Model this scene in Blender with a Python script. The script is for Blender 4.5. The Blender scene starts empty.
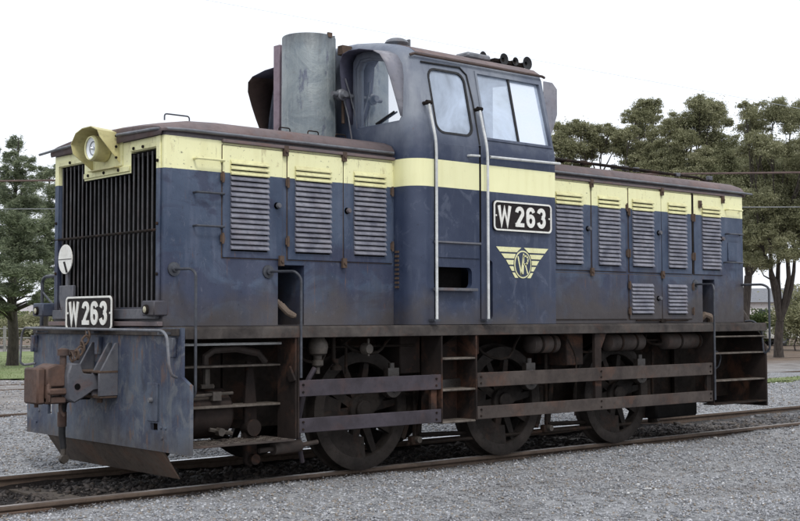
import bpy, bmesh, math, random
import numpy as np
from mathutils import Vector, Matrix
random.seed(7); RNG = np.random.default_rng(7)
PI = math.pi
SC = bpy.context.scene
COL = SC.collection

# ------------------------------------------------------------------ camera, sky, sun, exposure
CAM = Vector((-5.07713, -9.5263, 1.34827))
YAW, PITCH, ROLL, FPX = -0.722066, 0.046109, -0.0021315, 1248.12
fw = Vector((math.sin(-YAW)*math.cos(PITCH), math.cos(-YAW)*math.cos(PITCH), math.sin(PITCH)))
r0 = Vector((math.cos(YAW), math.sin(YAW), 0)); u0 = r0.cross(fw)
cr, sr = math.cos(ROLL), math.sin(ROLL)
rt = cr*r0 + sr*u0; up = -sr*r0 + cr*u0
cam_d = bpy.data.cameras.new('camera'); cam = bpy.data.objects.new('camera', cam_d); COL.objects.link(cam)
cam_d.sensor_width = 36.0; cam_d.lens = FPX*36/800; cam_d.clip_end = 3000; cam_d.clip_start = 0.1
cam.matrix_world = Matrix(((rt.x, up.x, -fw.x, CAM.x), (rt.y, up.y, -fw.y, CAM.y), (rt.z, up.z, -fw.z, CAM.z), (0, 0, 0, 1)))
SC.camera = cam

SUN_EL, SUN_AZ = math.radians(52), math.radians(205)      # azimuth from +y clockwise
world = bpy.data.worlds.new('World'); SC.world = world; world.use_nodes = True
nt = world.node_tree; nt.nodes.clear()
wo = nt.nodes.new('ShaderNodeOutputWorld'); bg = nt.nodes.new('ShaderNodeBackground')
sky = nt.nodes.new('ShaderNodeTexSky'); sky.sky_type = 'NISHITA'; sky.sun_disc = False
sky.sun_elevation = SUN_EL; sky.sun_rotation = SUN_AZ; sky.dust_density = 4.0; sky.air_density = 1.0
mixw = nt.nodes.new('ShaderNodeMix'); mixw.data_type = 'RGBA'; mixw.inputs[0].default_value = 0.93   # overcast: cloud cover over the sky
tcw = nt.nodes.new('ShaderNodeTexCoord'); nzw = nt.nodes.new('ShaderNodeTexNoise'); nzw.inputs['Scale'].default_value = 1.6; nzw.inputs['Detail'].default_value = 3
rw = nt.nodes.new('ShaderNodeValToRGB'); rw.color_ramp.elements[0].position = .3; rw.color_ramp.elements[1].position = .7
rw.color_ramp.elements[0].color = (9.3, 9.75, 10.5, 1); rw.color_ramp.elements[1].color = (10.3, 10.7, 11.5, 1)
nt.links.new(tcw.outputs['Generated'], nzw.inputs['Vector']); nt.links.new(nzw.outputs['Fac'], rw.inputs['Fac'])
nt.links.new(sky.outputs[0], mixw.inputs[6]); nt.links.new(rw.outputs[0], mixw.inputs[7])
nt.links.new(mixw.outputs[2], bg.inputs['Color']); bg.inputs['Strength'].default_value = 0.105
nt.links.new(bg.outputs[0], wo.inputs['Surface'])
sd = bpy.data.lights.new('sun', 'SUN'); sd.energy = 1.35; sd.angle = math.radians(12); sd.color = (1, .975, .94)
sun = bpy.data.objects.new('sun', sd); COL.objects.link(sun)
sdir = Vector((math.sin(SUN_AZ)*math.cos(SUN_EL), math.cos(SUN_AZ)*math.cos(SUN_EL), math.sin(SUN_EL)))
sun.rotation_euler = sdir.to_track_quat('Z', 'Y').to_euler(); sun.location = sdir*50
vs = SC.view_settings; vs.view_transform = 'Standard'; vs.look = 'None'; vs.gamma = 1; vs.exposure = 0.18
SC.render.engine = 'CYCLES'

# ------------------------------------------------------------------ helpers
def ray(u, v):
    return fw + rt*((u-400)/FPX) - up*((v-260.5)/FPX)
def at_depth(u, v, D): return CAM + ray(u, v)*D
def on_ground(u, v, z=0):
    d = ray(u, v); return CAM + d*((z-CAM.z)/d.z)

class MB:
    def __init__(s): s.v = []; s.f = []
    def add(s, vs_, fs):
        n = len(s.v); s.v += [tuple(p) for p in vs_]; s.f += [tuple(i+n for i in f) for f in fs]; return s
    def box(s, x0, x1, y0, y1, z0, z1):
        return s.add([(x0,y0,z0),(x1,y0,z0),(x1,y1,z0),(x0,y1,z0),(x0,y0,z1),(x1,y0,z1),(x1,y1,z1),(x0,y1,z1)],
                     [(0,3,2,1),(4,5,6,7),(0,1,5,4),(1,2,6,5),(2,3,7,6),(3,0,4,7)])
    def tube(s, pts, r, n=8, closed=False, caps=True):
        P_ = [Vector(p) for p in pts]; m = len(P_); rr = r if isinstance(r, (list, tuple)) else [r]*m
        up_ = None; rings = []
        for i, p in enumerate(P_):
            if closed: t = P_[(i+1) % m]-P_[i-1]
            else: t = (P_[min(i+1, m-1)]-P_[max(i-1, 0)])
            if t.length < 1e-9: t = Vector((0, 0, 1))
            t.normalize()
            if up_ is None: up_ = t.orthogonal().normalized()
            up_ = (up_ - t*up_.dot(t))
            if up_.length < 1e-6: up_ = t.orthogonal()
            up_.normalize(); b = t.cross(up_)
            rings.append([p + (up_*math.cos(2*PI*k/n)+b*math.sin(2*PI*k/n))*rr[i] for k in range(n)])
        vs_ = [q for R_ in rings for q in R_]; fs = []
        for i in range(m if closed else m-1):
            a = i*n; b_ = ((i+1) % m)*n
            for k in range(n): fs.append((a+k, a+(k+1) % n, b_+(k+1) % n, b_+k))
        if caps and not closed:
            fs.append(tuple(range(n))[::-1]); fs.append(tuple((m-1)*n+k for k in range(n)))
        return s.add(vs_, fs)
    def cyl(s, p0, p1, r, n=16, r1=None): return s.tube([p0, p1], [r, r if r1 is None else r1], n)
    def lathe(s, prof, c, axis='y', n=32):
        """prof: list of (radius, offset along axis)"""
        vs_ = []; fs = []; m = len(prof)
        for k in range(n):
            a = 2*PI*k/n; ca, sa = math.cos(a), math.sin(a)
            for (r, o) in prof:
                if axis == 'y': vs_.append((c[0]+r*ca, c[1]+o, c[2]+r*sa))
                elif axis == 'x': vs_.append((c[0]+o, c[1]+r*ca, c[2]+r*sa))
                else: vs_.append((c[0]+r*ca, c[1]+r*sa, c[2]+o))
        for k in range(n):
            for j in range(m-1):
                a = k*m+j; b = ((k+1) % n)*m+j
                fs.append((a, b, b+1, a+1))
        return s.add(vs_, fs)
    def prism(s, poly, axis, d0, d1):
        """poly of 2D points in the two other axes (x,y,z order), extruded along axis"""
        def mk(p, d):
            if axis == 'x': return (d, p[0], p[1])
            if axis == 'y': return (p[0], d, p[1])
            return (p[0], p[1], d)
        n = len(poly)
        return s.add([mk(p, d0) for p in poly]+[mk(p, d1) for p in poly],
                     [tuple(range(n))[::-1], tuple(range(n, 2*n))]+[(i, (i+1) % n, n+(i+1) % n, n+i) for i in range(n)])
    def mesh(s, name, mat=None, smooth=False):
        me = bpy.data.meshes.new(name); me.from_pydata(s.v, [], s.f); me.validate()
        bm = bmesh.new(); bm.from_mesh(me); bmesh.ops.recalc_face_normals(bm, faces=bm.faces); bm.to_mesh(me); bm.free()
        if mat: me.materials.append(mat)
        if smooth: shade(me)
        return me
def shade(me, ang=38):
    me.polygons.foreach_set('use_smooth', [True]*len(me.polygons))
    try: me.set_sharp_from_angle(angle=math.radians(ang))
    except Exception: pass
def link(name, me, parent=None, loc=None, rot=None):
    o = bpy.data.objects.new(name, me); COL.objects.link(o)
    if parent: o.parent = parent
    if loc is not None: o.location = loc
    if rot is not None: o.rotation_euler = rot
    return o
def obj(name, mb, mat, parent=None, smooth=False, bevel=0, loc=None, rot=None, seg=1):
    o = link(name, mb.mesh(name, mat, smooth or bevel > 0), parent, loc, rot)
    if bevel:
        m = o.modifiers.new('bevel', 'BEVEL'); m.width = bevel; m.segments = seg; m.limit_method = 'ANGLE'; m.angle_limit = math.radians(40)
    return o
def tag(o, label=None, cat=None, group=None, kind=None):
    if label: o['label'] = label
    if cat: o['category'] = cat
    if group: o['group'] = group
    if kind: o['kind'] = kind
    return o
def arc(c, r, a0, a1, n, plane='xz'):
    out = []
    for i in range(n+1):
        a = math.radians(a0+(a1-a0)*i/n); p = (c[0]+r*math.cos(a), c[1]+r*math.sin(a)); out.append(p)
    return out
def rrect(x0, x1, z0, z1, r, n=5):
    return arc((x1-r, z1-r), r, 0, 90, n)+arc((x0+r, z1-r), r, 90, 180, n)+arc((x0+r, z0+r), r, 180, 270, n)+arc((x1-r, z0+r), r, 270, 360, n)
def bend(pts, r=.05, n=4):
    """round the corners of a polyline"""
    P_ = [Vector(p) for p in pts]; out = [P_[0]]
    for i in range(1, len(P_)-1):
        a = (P_[i-1]-P_[i]); b = (P_[i+1]-P_[i]); rr = min(r, a.length*.45, b.length*.45)
        p0 = P_[i]+a.normalized()*rr; p1 = P_[i]+b.normalized()*rr
        for k in range(n+1):
            t = k/n; out.append(p0*(1-t)**2+P_[i]*2*t*(1-t)+p1*t*t)
    out.append(P_[-1]); return out

# ------------------------------------------------------------------ materials
class Mat:
    def __init__(s, name):
        s.m = bpy.data.materials.new(name); s.m.use_nodes = True; s.t = s.m.node_tree
        s.b = s.t.nodes['Principled BSDF']; s.out = s.t.nodes['Material Output']
    def n(s, t, **kw):
        o = s.t.nodes.new(t)
        for k, v in kw.items(): setattr(o, k, v)
        return o
    def l(s, a, b): s.t.links.new(a, b)
    def coord(s, ob=None):
        tc = s.n('ShaderNodeTexCoord')
        if ob is not None: tc.object = ob
        return tc.outputs['Object']
    def scale(s, vec, sc):
        m = s.n('ShaderNodeMapping'); m.inputs['Scale'].default_value = sc; s.l(vec, m.inputs['Vector']); return m.outputs[0]
    def noise(s, vec, scale, detail=4, rough=.55, dist=0):
        n = s.n('ShaderNodeTexNoise'); n.inputs['Scale'].default_value = scale; n.inputs['Detail'].default_value = detail
        n.inputs['Roughness'].default_value = rough; n.inputs['Distortion'].default_value = dist; s.l(vec, n.inputs['Vector']); return n.outputs['Fac']
    def ramp(s, fac, a, b, c0=0., c1=1., interp='LINEAR'):
        r = s.n('ShaderNodeMapRange'); r.clamp = True
        r.inputs['From Min'].default_value = a; r.inputs['From Max'].default_value = b
        r.inputs['To Min'].default_value = c0; r.inputs['To Max'].default_value = c1; s.l(fac, r.inputs['Value']); return r.outputs[0]
    def val(s, x):
        v = s.n('ShaderNodeValue'); v.outputs[0].default_value = x; return v.outputs[0]
    def math(s, op, a, b=None):
        m = s.n('ShaderNodeMath'); m.operation = op
        for i, q in enumerate((a, b)):
            if q is None: continue
            if isinstance(q, (int, float)): m.inputs[i].default_value = q
            else: s.l(q, m.inputs[i])
        return m.outputs[0]
    def mix(s, fac, a, b, blend='MIX'):
        m = s.n('ShaderNodeMix'); m.data_type = 'RGBA'; m.blend_type = blend
        if isinstance(fac, (int, float)): m.inputs[0].default_value = fac
        else: s.l(fac, m.inputs[0])
        for i, q in ((6, a), (7, b)):
            if isinstance(q, tuple): m.inputs[i].default_value = (*q[:3], 1)
            else: s.l(q, m.inputs[i])
        return m.outputs[2]
    def sep(s, vec):
        n = s.n('ShaderNodeSeparateXYZ'); s.l(vec, n.inputs[0]); return n.outputs
    def bump(s, h, strength=.3, dist=.01):
        b = s.n('ShaderNodeBump'); b.inputs['Strength'].default_value = strength; b.inputs['Distance'].default_value = dist
        s.l(h, b.inputs['Height']); s.l(b.outputs[0], s.b.inputs['Normal'])
    def set(s, col=None, rough=None, metal=None, spec=None):
        for k, v in (('Base Color', col), ('Roughness', rough), ('Metallic', metal), ('Specular IOR Level', spec)):
            if v is None: continue
            if isinstance(v, tuple): s.b.inputs[k].default_value = (*v[:3], 1)
            elif isinstance(v, (int, float)): s.b.inputs[k].default_value = v
            else: s.l(v, s.b.inputs[k])
        return s

# the locomotive's root first: paint schemes are laid out in its coordinates
ROOT = bpy.data.objects.new('locomotive', None); COL.objects.link(ROOT); ROOT.empty_display_size = .5
tag(ROOT, 'blue and yellow shunting diesel locomotive numbered W 263 standing on the near track', 'locomotive')

BLUE = (.032, .048, .086); BLUE2 = (.074, .098, .148); YEL = (.80, .78, .46)
def paint(name, stripe=(2.54, 2.80), base=BLUE, top=(.12, .105, .11), side='body', grime=1.0, rough=.5):
    M = Mat(name); c = M.coord(ROOT); x, y, z = M.sep(c)
    big = M.noise(c, 1.3, 6, .6, .4); fine = M.noise(c, 14, 5, .65)
    streak = M.noise(M.scale(c, (7, 7, .8)), 1.5, 5, .6)
    col = M.mix(M.ramp(big, .38, .66), base, BLUE2 if base == BLUE else tuple(min(1, q*1.35) for q in base))
    col = M.mix(M.ramp(streak, .5, .72, 0, .45), col, (.135, .15, .205))
    col = M.mix(M.ramp(fine, .55, .75, 0, .3), col, (.045, .048, .075))
    # chalky vertical run marks and dark smudges
    sm = M.noise(M.scale(c, (1.8, 1.8, 2.6)), 1.1, 6, .62, .8)
    smz = M.math('ADD', sm, M.ramp(z, 1.75, 2.1, .09, -.03))
    col = M.mix(M.ramp(smz, .52, .60, 0, .62*grime), col, (.031, .033, .064))
    wisp = M.noise(M.scale(c, (4, 4, 2.2)), 3.6, 9, .75, 1.2); col = M.mix(M.ramp(wisp, .58, .68, 0, .38), col, (.17, .18, .215))
    if stripe:
        ye = M.mix(M.ramp(streak, .5, .75, 0, .22), YEL, (.50, .43, .17))
        ye = M.mix(M.ramp(fine, .62, .74, 0, .45), ye, (.34, .26, .13))
        ye = M.mix(M.ramp(M.noise(M.scale(c, (3, 3, 1)), 3, 7, .7), .60, .68, 0, .55), ye, (.42, .36, .20))
        jit = M.math('MULTIPLY', M.math('SUBTRACT', M.noise(c, 30, 2), .5), .004)
        zz = M.math('ADD', z, jit)
        m = M.math('MULTIPLY', M.math('GREATER_THAN', zz, stripe[0]), M.math('LESS_THAN', zz, stripe[1]))
        col = M.mix(m, col, ye)
        col = M.mix(M.math('GREATER_THAN', zz, stripe[1]), col, M.mix(M.ramp(fine, .4, .7), top, tuple(q*.72 for q in top)))
    # brown brake dust and grime low down, with a ragged edge
    gz = M.math('ADD', z, M.math('MULTIPLY', M.math('SUBTRACT', M.noise(c, 2.2, 6, .6), .5), -1.3))
    gz = M.math('SUBTRACT', gz, M.ramp(x, 4.2, 4.8, 0, .16))
    g = M.ramp(gz, 1.28, 1.72, .85*grime, 0)
    col = M.mix(g, col, (.062, .052, .048))
    # rust spots and streaks
    rs = M.noise(M.scale(c, (9, 9, 1.1)), 2.4, 8, .72)
    col = M.mix(M.ramp(rs, .62, .70, 0, .75*grime), col, (.13, .068, .042))
    chip = M.noise(c, 26, 6, .75); col = M.mix(M.ramp(chip, .62, .66, 0, .7), col, (.022, .022, .034)); col = M.mix(M.ramp(chip, .30, .34, .55, 0), col, (.16, .18, .22))
    M.set(col, M.ramp(fine, .3, .7, rough-.06, rough+.14), 0, .32)
    M.bump(M.math('ADD', M.math('MULTIPLY', M.noise(c, 2.6, 2, .4), 2.6), M.math('MULTIPLY', fine, .35)), .5, .016)
    return M.m
def simple(name, col, col2=None, rough=.6, metal=0, sc=6, bump=.25, spec=.4, rust=0, bd=.006):
    M = Mat(name); c = M.coord(ROOT)
    f = M.noise(c, sc, 6, .65, .3); f2 = M.noise(c, sc*5, 4, .6)
    k = M.mix(M.ramp(f, .36, .66), col, col2 or tuple(q*.6 for q in col))
    k = M.mix(M.ramp(f2, .52, .72, 0, .5), k, tuple(q*.55 for q in col))
    if rust:
        k = M.mix(M.ramp(M.noise(c, sc*.8, 7, .7, .5), .52, .64, 0, rust), k, (.16, .072, .042))
    M.set(k, M.ramp(f2, .3, .7, rough-.1, min(1, rough+.12)), metal, spec); M.bump(f2, bump, bd)
    return M.m
M_BODY = paint('hood_paint')
M_CAB = paint('cab_paint', (2.54, 2.80), (.058, .068, .118), BLUE, grime=.8)
def cab_top_paint():
    # above the stripe the cab is the same blue, weathered to a chalky grey
    M = Mat('cab_blue_yellow_paint'); c = M.coord(ROOT); x, y, z = M.sep(c)
    big = M.noise(c, 1.5, 6, .6, .5); fine = M.noise(c, 16, 5, .65); streak = M.noise(M.scale(c, (8, 8, .7)), 1.5, 5, .6)
    lo = M.mix(M.ramp(big, .4, .65), (.019, .029, .062), (.038, .051, .092))
    lo = M.mix(M.ramp(M.noise(M.scale(c, (9, 9, 1.2)), 1.3, 6, .7), .56, .74, 0, .38), lo, (.12, .14, .19)); lo = M.mix(M.ramp(M.noise(c, 5, 8, .72, 1.0), .56, .64, 0, .5), lo, (.085, .10, .145)); lo = M.mix(M.ramp(M.noise(c, 24, 6, .75), .62, .66, 0, .6), lo, (.014, .016, .03))
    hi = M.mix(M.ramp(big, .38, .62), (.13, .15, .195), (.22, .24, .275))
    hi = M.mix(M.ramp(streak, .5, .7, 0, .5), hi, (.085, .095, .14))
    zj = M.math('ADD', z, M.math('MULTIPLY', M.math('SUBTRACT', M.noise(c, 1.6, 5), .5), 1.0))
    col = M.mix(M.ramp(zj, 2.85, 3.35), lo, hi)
    ye = M.mix(M.ramp(streak, .5, .75, 0, .3), YEL, (.60, .56, .26)); ye = M.mix(M.ramp(fine, .62, .76, 0, .35), ye, (.36, .30, .14))
    m = M.math('MULTIPLY', M.math('GREATER_THAN', z, 2.545), M.math('LESS_THAN', z, 2.795))
    col = M.mix(m, col, ye)
    gz = M.math('ADD', z, M.math('MULTIPLY', M.math('SUBTRACT', M.noise(c, 2.6, 6, .6), .5), -.8))
    col = M.mix(M.ramp(gz, 1.28, 1.55, .85, 0), col, (.058, .05, .048))
    rs = M.noise(M.scale(c, (5, 5, 2.2)), 3.2, 7, .7)
    col = M.mix(M.ramp(rs, .68, .75, 0, .7), col, (.15, .07, .04))
    M.set(col, M.ramp(fine, .3, .7, .38, .58), 0, .38); M.bump(M.math('ADD', M.math('MULTIPLY', M.noise(c, 2.6, 2, .4), 2.4), M.math('MULTIPLY', fine, .2)), .45, .016)
    return M.m
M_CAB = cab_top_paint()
M_PLATE = simple('headstock_blue', (.075, .088, .14), (.115, .125, .165), .55, sc=2.5, rust=.35)
def plate_mat():
    M = Mat('headstock_weathered_blue'); c = M.coord(ROOT); x, y, z = M.sep(c)
    big = M.noise(c, 2.2, 6, .6, .4); fine = M.noise(c, 18, 5, .65); streak = M.noise(M.scale(c, (9, 9, .8)), 1.4, 6, .7)
    col = M.mix(M.ramp(big, .42, .58), (.030, .040, .074), (.080, .098, .132))
    col = M.mix(M.ramp(streak, .52, .72, 0, .4), col, (.17, .175, .165))
    blo = M.noise(c, 5.5, 8, .7, .7); col = M.mix(M.ramp(blo, .52, .60, 0, .55), col, (.15, .155, .16)); col = M.mix(M.ramp(blo, .36, .44, .6, 0), col, (.028, .030, .046))
    col = M.mix(M.ramp(streak, .34, .46, .5, 0), col, (.045, .045, .06))
    rs = M.noise(M.scale(c, (6, 6, 1.4)), 2.2, 7, .7); col = M.mix(M.ramp(rs, .56, .66, 0, .85), col, (.14, .075, .045))
    gz = M.math('ADD', z, M.math('MULTIPLY', M.math('SUBTRACT', M.noise(c, 3, 5), .5), .5))
    col = M.mix(M.ramp(gz, .24, .5, .8, 0), col, (.06, .05, .043))
    M.set(col, M.ramp(fine, .3, .7, .5, .7)); M.bump(M.math('ADD', big, M.math('MULTIPLY', fine, .3)), .35, .012)
    return M.m
M_PLATE = plate_mat()
M_PLOUGH = simple('plough_brown_steel', (0.0825, 0.0682, 0.0605), (0.1210, 0.0990, 0.0825), .7, sc=4, rust=.3, spec=.10)
M_ROOF = simple('roof_dusty_brown', (.17, .125, .12), (.12, .10, .105), .75, sc=3, rust=.35)
M_DUST = simple('footplate_dusty_grey', (0.0880, 0.0770, 0.0704), (0.0374, 0.0330, 0.0319), .75, sc=5, rust=.2, spec=.10)
M_UNDER = simple('underframe_grimy', (0.0118, 0.0093, 0.0078), (0.0250, 0.0190, 0.0157), .7, sc=5, rust=.15, spec=.10)
M_BAR = simple('side_bar_grimy_brown', (0.0825, 0.0675, 0.0600), (0.0425, 0.0350, 0.0325), .62, sc=3.5, rust=.25, spec=.10)
M_BARBLUE = simple('side_bar_grimy_blue', (0.0675, 0.0594, 0.0702), (0.0419, 0.0365, 0.0419), .6, sc=3.5, rust=.15, spec=.10)
M_DARK = simple('dark_interior', (.006, .0055, .0055), None, .9, spec=.1)
M_BLACKBAR = simple('grille_bar_dark', (.085, .085, .092), (.045, .043, .047), .5, sc=8, rust=.10)
M_WHEEL = simple('wheel_grime', (0.0128, 0.0107, 0.0099), (0.0256, 0.0215, 0.0190), .6, sc=5, rust=.1, spec=.10)
M_GREASE = simple('greasy_rod', (.022, .018, .016), (.035, .029, .025), .34, sc=7, spec=.6)
M_TYRE = simple('tyre_steel', (0.0184, 0.0155, 0.0139), (0.0348, 0.0290, 0.0260), .6, 0, sc=6, spec=.10)
M_RAILTUBE = simple('handrail_grey', (.075, .08, .095), (.035, .037, .045), .45, .2, sc=9)
M_WHITERAIL = simple('handrail_white', (.66, .67, .66), (.45, .46, .46), .4, sc=9)
M_GALV = simple('drip_rail_grey', (.19, .20, .22), (.11, .11, .12), .45, .3, sc=6, rust=.15)
M_SLAT = simple('louvre_worn_skylit', (.235, .235, .27), (.105, .108, .14), .55, sc=7, rust=.1)  # worn paint, made paler to put the sky highlight into the slats
M_SLATY = simple('louvre_yellow', (.72, .70, .39), (.56, .52, .28), .5, sc=7)
M_YEL = simple('headlight_cream_yellow', (.58, .53, .26), (.48, .42, .20), .5, sc=5, rust=.15)
M_YELF = simple('panel_cream_yellow', (.78, .76, .43), (.66, .63, .34), .5, sc=5, rust=.15)
M_WHITE = simple('white_enamel', (.82, .81, .76), (.70, .68, .62), .45, sc=10)
M_BLACK = simple('black_enamel', (.014, .011, .012), (.024, .018, .017), .6, sc=6, spec=.15)
M_EMB = simple('emblem_yellow', (.80, .78, .46), (.70, .67, .37), .5, sc=12)
M_STACK = simple('stack_galvanised', (.23, .255, .285), (.32, .34, .355), .5, .25, sc=3.0)
def stack_mat():
    M = Mat('stack_blotched_grey'); c = M.coord(ROOT)
    a = M.noise(c, 3.2, 7, .65, .8); b = M.noise(M.scale(c, (3, 3, 1)), 2.4, 6, .7); f = M.noise(c, 22, 5, .6)
    col = M.mix(M.ramp(a, .4, .62), (.15, .18, .20), (.24, .27, .275)); col = M.mix(M.ramp(b, .56, .62, 0, .8), col, (.075, .085, .13)); st = M.noise(M.scale(c, (12, 12, 1)), 2, 8, .75); col = M.mix(M.ramp(st, .54, .66, 0, .6), col, (.30, .32, .32)); col = M.mix(M.ramp(st, .34, .42, .5, 0), col, (.10, .11, .125))
    col = M.mix(M.ramp(f, .58, .7, 0, .4), col, (.15, .15, .15)); x, y, z = M.sep(c); so = M.ramp(M.math('ADD', z, M.math('MULTIPLY', M.noise(M.scale(c, (6, 6, 1)), 2, 6), .5)), 4.12, 4.34, 0, .75); col = M.mix(so, col, (.045, .045, .05)); M.set(col, .5, .15); M.bump(M.math('ADD', f, M.math('MULTIPLY', a, 3)), .35, .012); return M.m
M_STACK = stack_mat()
M_PINK = simple('exhaust_box_mauve', (.26, .20, .235), (.20, .15, .18), .6, sc=4, rust=.1)
M_HOODIN = simple('window_hood_shaded_blue', (.045, .045, .075), (.065, .065, .095), .6, sc=4, rust=.15)  # darker copy of the hood paint: shade put into top strip and inner cheek
M_VISOR = simple('window_hood_grey_mauve', (.20, .20, .235), (.26, .25, .27), .5, sc=4, rust=.15)
M_SHIELD = simple('shield_dark_brown', (.060, .040, .033), (.085, .055, .045), .7, sc=3)
M_RUST = simple('coupler_rust', (.115, .066, .048), (.062, .045, .040), .75, sc=5, bump=.6)
M_RUST2 = simple('bracket_rust_dark', (0.0825, 0.0605, 0.0495), (0.1210, 0.0825, 0.0605), .75, sc=6, bump=.4, spec=.10)
M_HATCHD = simple('scratch_dark', (.036, .040, .066), None, .6)
M_HATCH = simple('bracket_grey_blue', (.085, .088, .105), (.12, .12, .13), .6, sc=6, rust=.3)
M_STEPB = simple('step_wall_brown', (0.0349, 0.0259, 0.0227), (0.0185, 0.0151, 0.0142), .75, sc=3, rust=.4, spec=.10)
M_TREAD = simple('tread_worn', (0.0825, 0.0682, 0.0583), (0.1760, 0.1540, 0.1320), .55, sc=10, spec=.10)
M_BOOT = simple('filter_bag_tan', (.12, .088, .068), (.17, .13, .10), .85, sc=14)
M_INT = simple('cab_interior_grey', (.20, .21, .24), (.16, .17, .20), .7, sc=3)
M_BRASS = simple('valve_body_grime', (.055, .047, .040), (.095, .080, .068), .55, .2, sc=10)
M_RUBBER = simple('black_rubber', (.018, .018, .02), None, .6)
def glass_mat(name, dust=.2, sky_tint=(.62, .70, .80)):
    M = Mat(name); tr = M.n('ShaderNodeBsdfTransparent'); tr.inputs[0].default_value = (.86, .90, .93, 1)
    gl = M.n('ShaderNodeBsdfGlossy'); gl.inputs['Roughness'].default_value = .03
    fr = M.n('ShaderNodeFresnel'); fr.inputs[0].default_value = 1.55
    m1 = M.n('ShaderNodeMixShader'); M.l(M.ramp(fr.outputs[0], 0, 1, .10, 1.0), m1.inputs[0]); M.l(tr.outputs[0], m1.inputs[1]); M.l(gl.outputs[0], m1.inputs[2])
    df = M.n('ShaderNodeBsdfDiffuse'); df.inputs[0].default_value = (*sky_tint, 1)  # dusty film; its blue diffuse colour also paints in the sky's reflection
    m2 = M.n('ShaderNodeMixShader'); M.l(M.ramp(M.noise(M.coord(ROOT), 2, 6, .6, .6), .3, .7, dust*.45, dust*1.4), m2.inputs[0])
    M.l(m1.outputs[0], m2.inputs[1]); M.l(df.outputs[0], m2.inputs[2]); M.l(m2.outputs[0], M.out.inputs[0]); return M.m
M_GLASS = glass_mat('window_glass', .50, (.66, .77, .94))
M_GLASSF = glass_mat('front_glass', .16, (.52, .67, .92))
M_LENS = Mat('lamp_lens').set((.93, .96, 1.0), .25, 0, 1.0).m  # near-white base colour stands in for the headlight's bright reflection
M_LENS2 = Mat('reflector_silver').set((.8, .82, .85), .18, .9).m
def emit_lens():
    M = Mat('marker_lens').set((.75, .70, .45), .15, 0, .8); return M.m
M_MARK = Mat('marker_lens').set((.40, .37, .26), .2, 0, .6).m

# ------------------------------------------------------------------ ground
def gz(x, y):
    """terrain height (arrays)"""
    a = np.abs(y)
    z = np.full_like(x, -.045)
    z = np.where(a < .72, -.105, z); z = np.where((a >= .72) & (a < .9), -.105+(a-.72)/.18*.05, z)
    z = z + .012*np.sin(x*1.7+y*.9)+.010*np.sin(x*.63-y*2.1)+.006*np.sin(5.1*x+3*y)
    z = z - .05*np.clip((-x-.5)/3, 0, 1)*(a < 2)
    z = z - .03*np.clip((-y-2)/4, 0, 1)
    return z
def grid_axis(fine0, fine1, step, far):
    a = list(np.arange(fine0, fine1+1e-6, step)); s = step; q = fine1
    while q < far: s *= 1.25; q += s; a.append(q)
    s = step; q = fine0; b = []
    while q > -far: s *= 1.25; q -= s; b.append(q)
    return np.array(b[::-1]+a)
gx = grid_axis(-6, 22, .09, 1500); gy = grid_axis(-8.5, 8, .09, 1500)
X, Y = np.meshgrid(gx, gy, indexing='ij'); Z = gz(X, Y)+RNG.normal(0, .004, X.shape)
nx_, ny_ = X.shape
idx = np.arange(nx_*ny_).reshape(nx_, ny_)
q = np.stack([idx[:-1, :-1], idx[1:, :-1], idx[1:, 1:], idx[:-1, 1:]], -1).reshape(-1, 4)
def np_mesh(name, V, F, rnd=None):
    me = bpy.data.meshes.new(name); n = len(V); m = len(F); k = F.shape[1]
    me.vertices.add(n); me.vertices.foreach_set('co', V.astype(np.float32).ravel())
    me.loops.add(m*k); me.loops.foreach_set('vertex_index', F.astype(np.int32).ravel())
    me.polygons.add(m); me.polygons.foreach_set('loop_start', np.arange(0, m*k, k, dtype=np.int32))
    try: me.polygons.foreach_set('loop_total', np.full(m, k, dtype=np.int32))
    except Exception: pass
    me.update(calc_edges=True)
    if rnd is not None:
        at = me.attributes.new('rnd', 'FLOAT', 'POINT'); at.data.foreach_set('value', rnd.astype(np.float32))
    return me
me = np_mesh('ground', np.stack([X.ravel(), Y.ravel(), Z.ravel()], 1), q)
me.polygons.foreach_set('use_smooth', [True]*len(me.polygons))
ground = link('ground', me); tag(ground, kind='structure')

def stain_shade(M, pos):
    """oily brown ballast along the track, with painted shade under the locomotive"""
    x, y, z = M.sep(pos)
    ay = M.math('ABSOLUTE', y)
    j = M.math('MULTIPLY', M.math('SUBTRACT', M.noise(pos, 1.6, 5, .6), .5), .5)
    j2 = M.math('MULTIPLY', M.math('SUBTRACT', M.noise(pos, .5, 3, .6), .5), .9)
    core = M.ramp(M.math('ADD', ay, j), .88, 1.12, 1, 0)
    core = M.math('MULTIPLY', core, M.ramp(M.math('ADD', M.math('ABSOLUTE', M.math('SUBTRACT', x, 3.6)), M.math('MULTIPLY', j, 4)), 4.2, 8.0, 1, .58))  # strongest below the locomotive, where its shade is painted into the oil stain
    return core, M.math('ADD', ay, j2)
M = Mat('gravel_yard'); pos = M.n('ShaderNodeNewGeometry').outputs['Position']
x_, y_, z_ = M.sep(pos)
v1 = M.n('ShaderNodeTexVoronoi'); v1.inputs['Scale'].default_value = 32; M.l(pos, v1.inputs['Vector'])
sepc = M.n('ShaderNodeSeparateColor'); M.l(v1.outputs['Color'], sepc.inputs[0])
col = M.mix(M.ramp(sepc.outputs[0], 0, 1), (.13, .135, .14), (.36, .365, .375))
big = M.noise(pos, .35, 5, .6); col = M.mix(M.ramp(big, .4, .65, 0, .45), col, (.30, .29, .285))
med = M.noise(pos, 2.0, 5, .6); col = M.mix(M.ramp(med, .55, .7, 0, .5), col, (.15, .145, .145))
core, _ = stain_shade(M, pos); col = M.mix(core, col, (.014, .011, .010))
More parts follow.
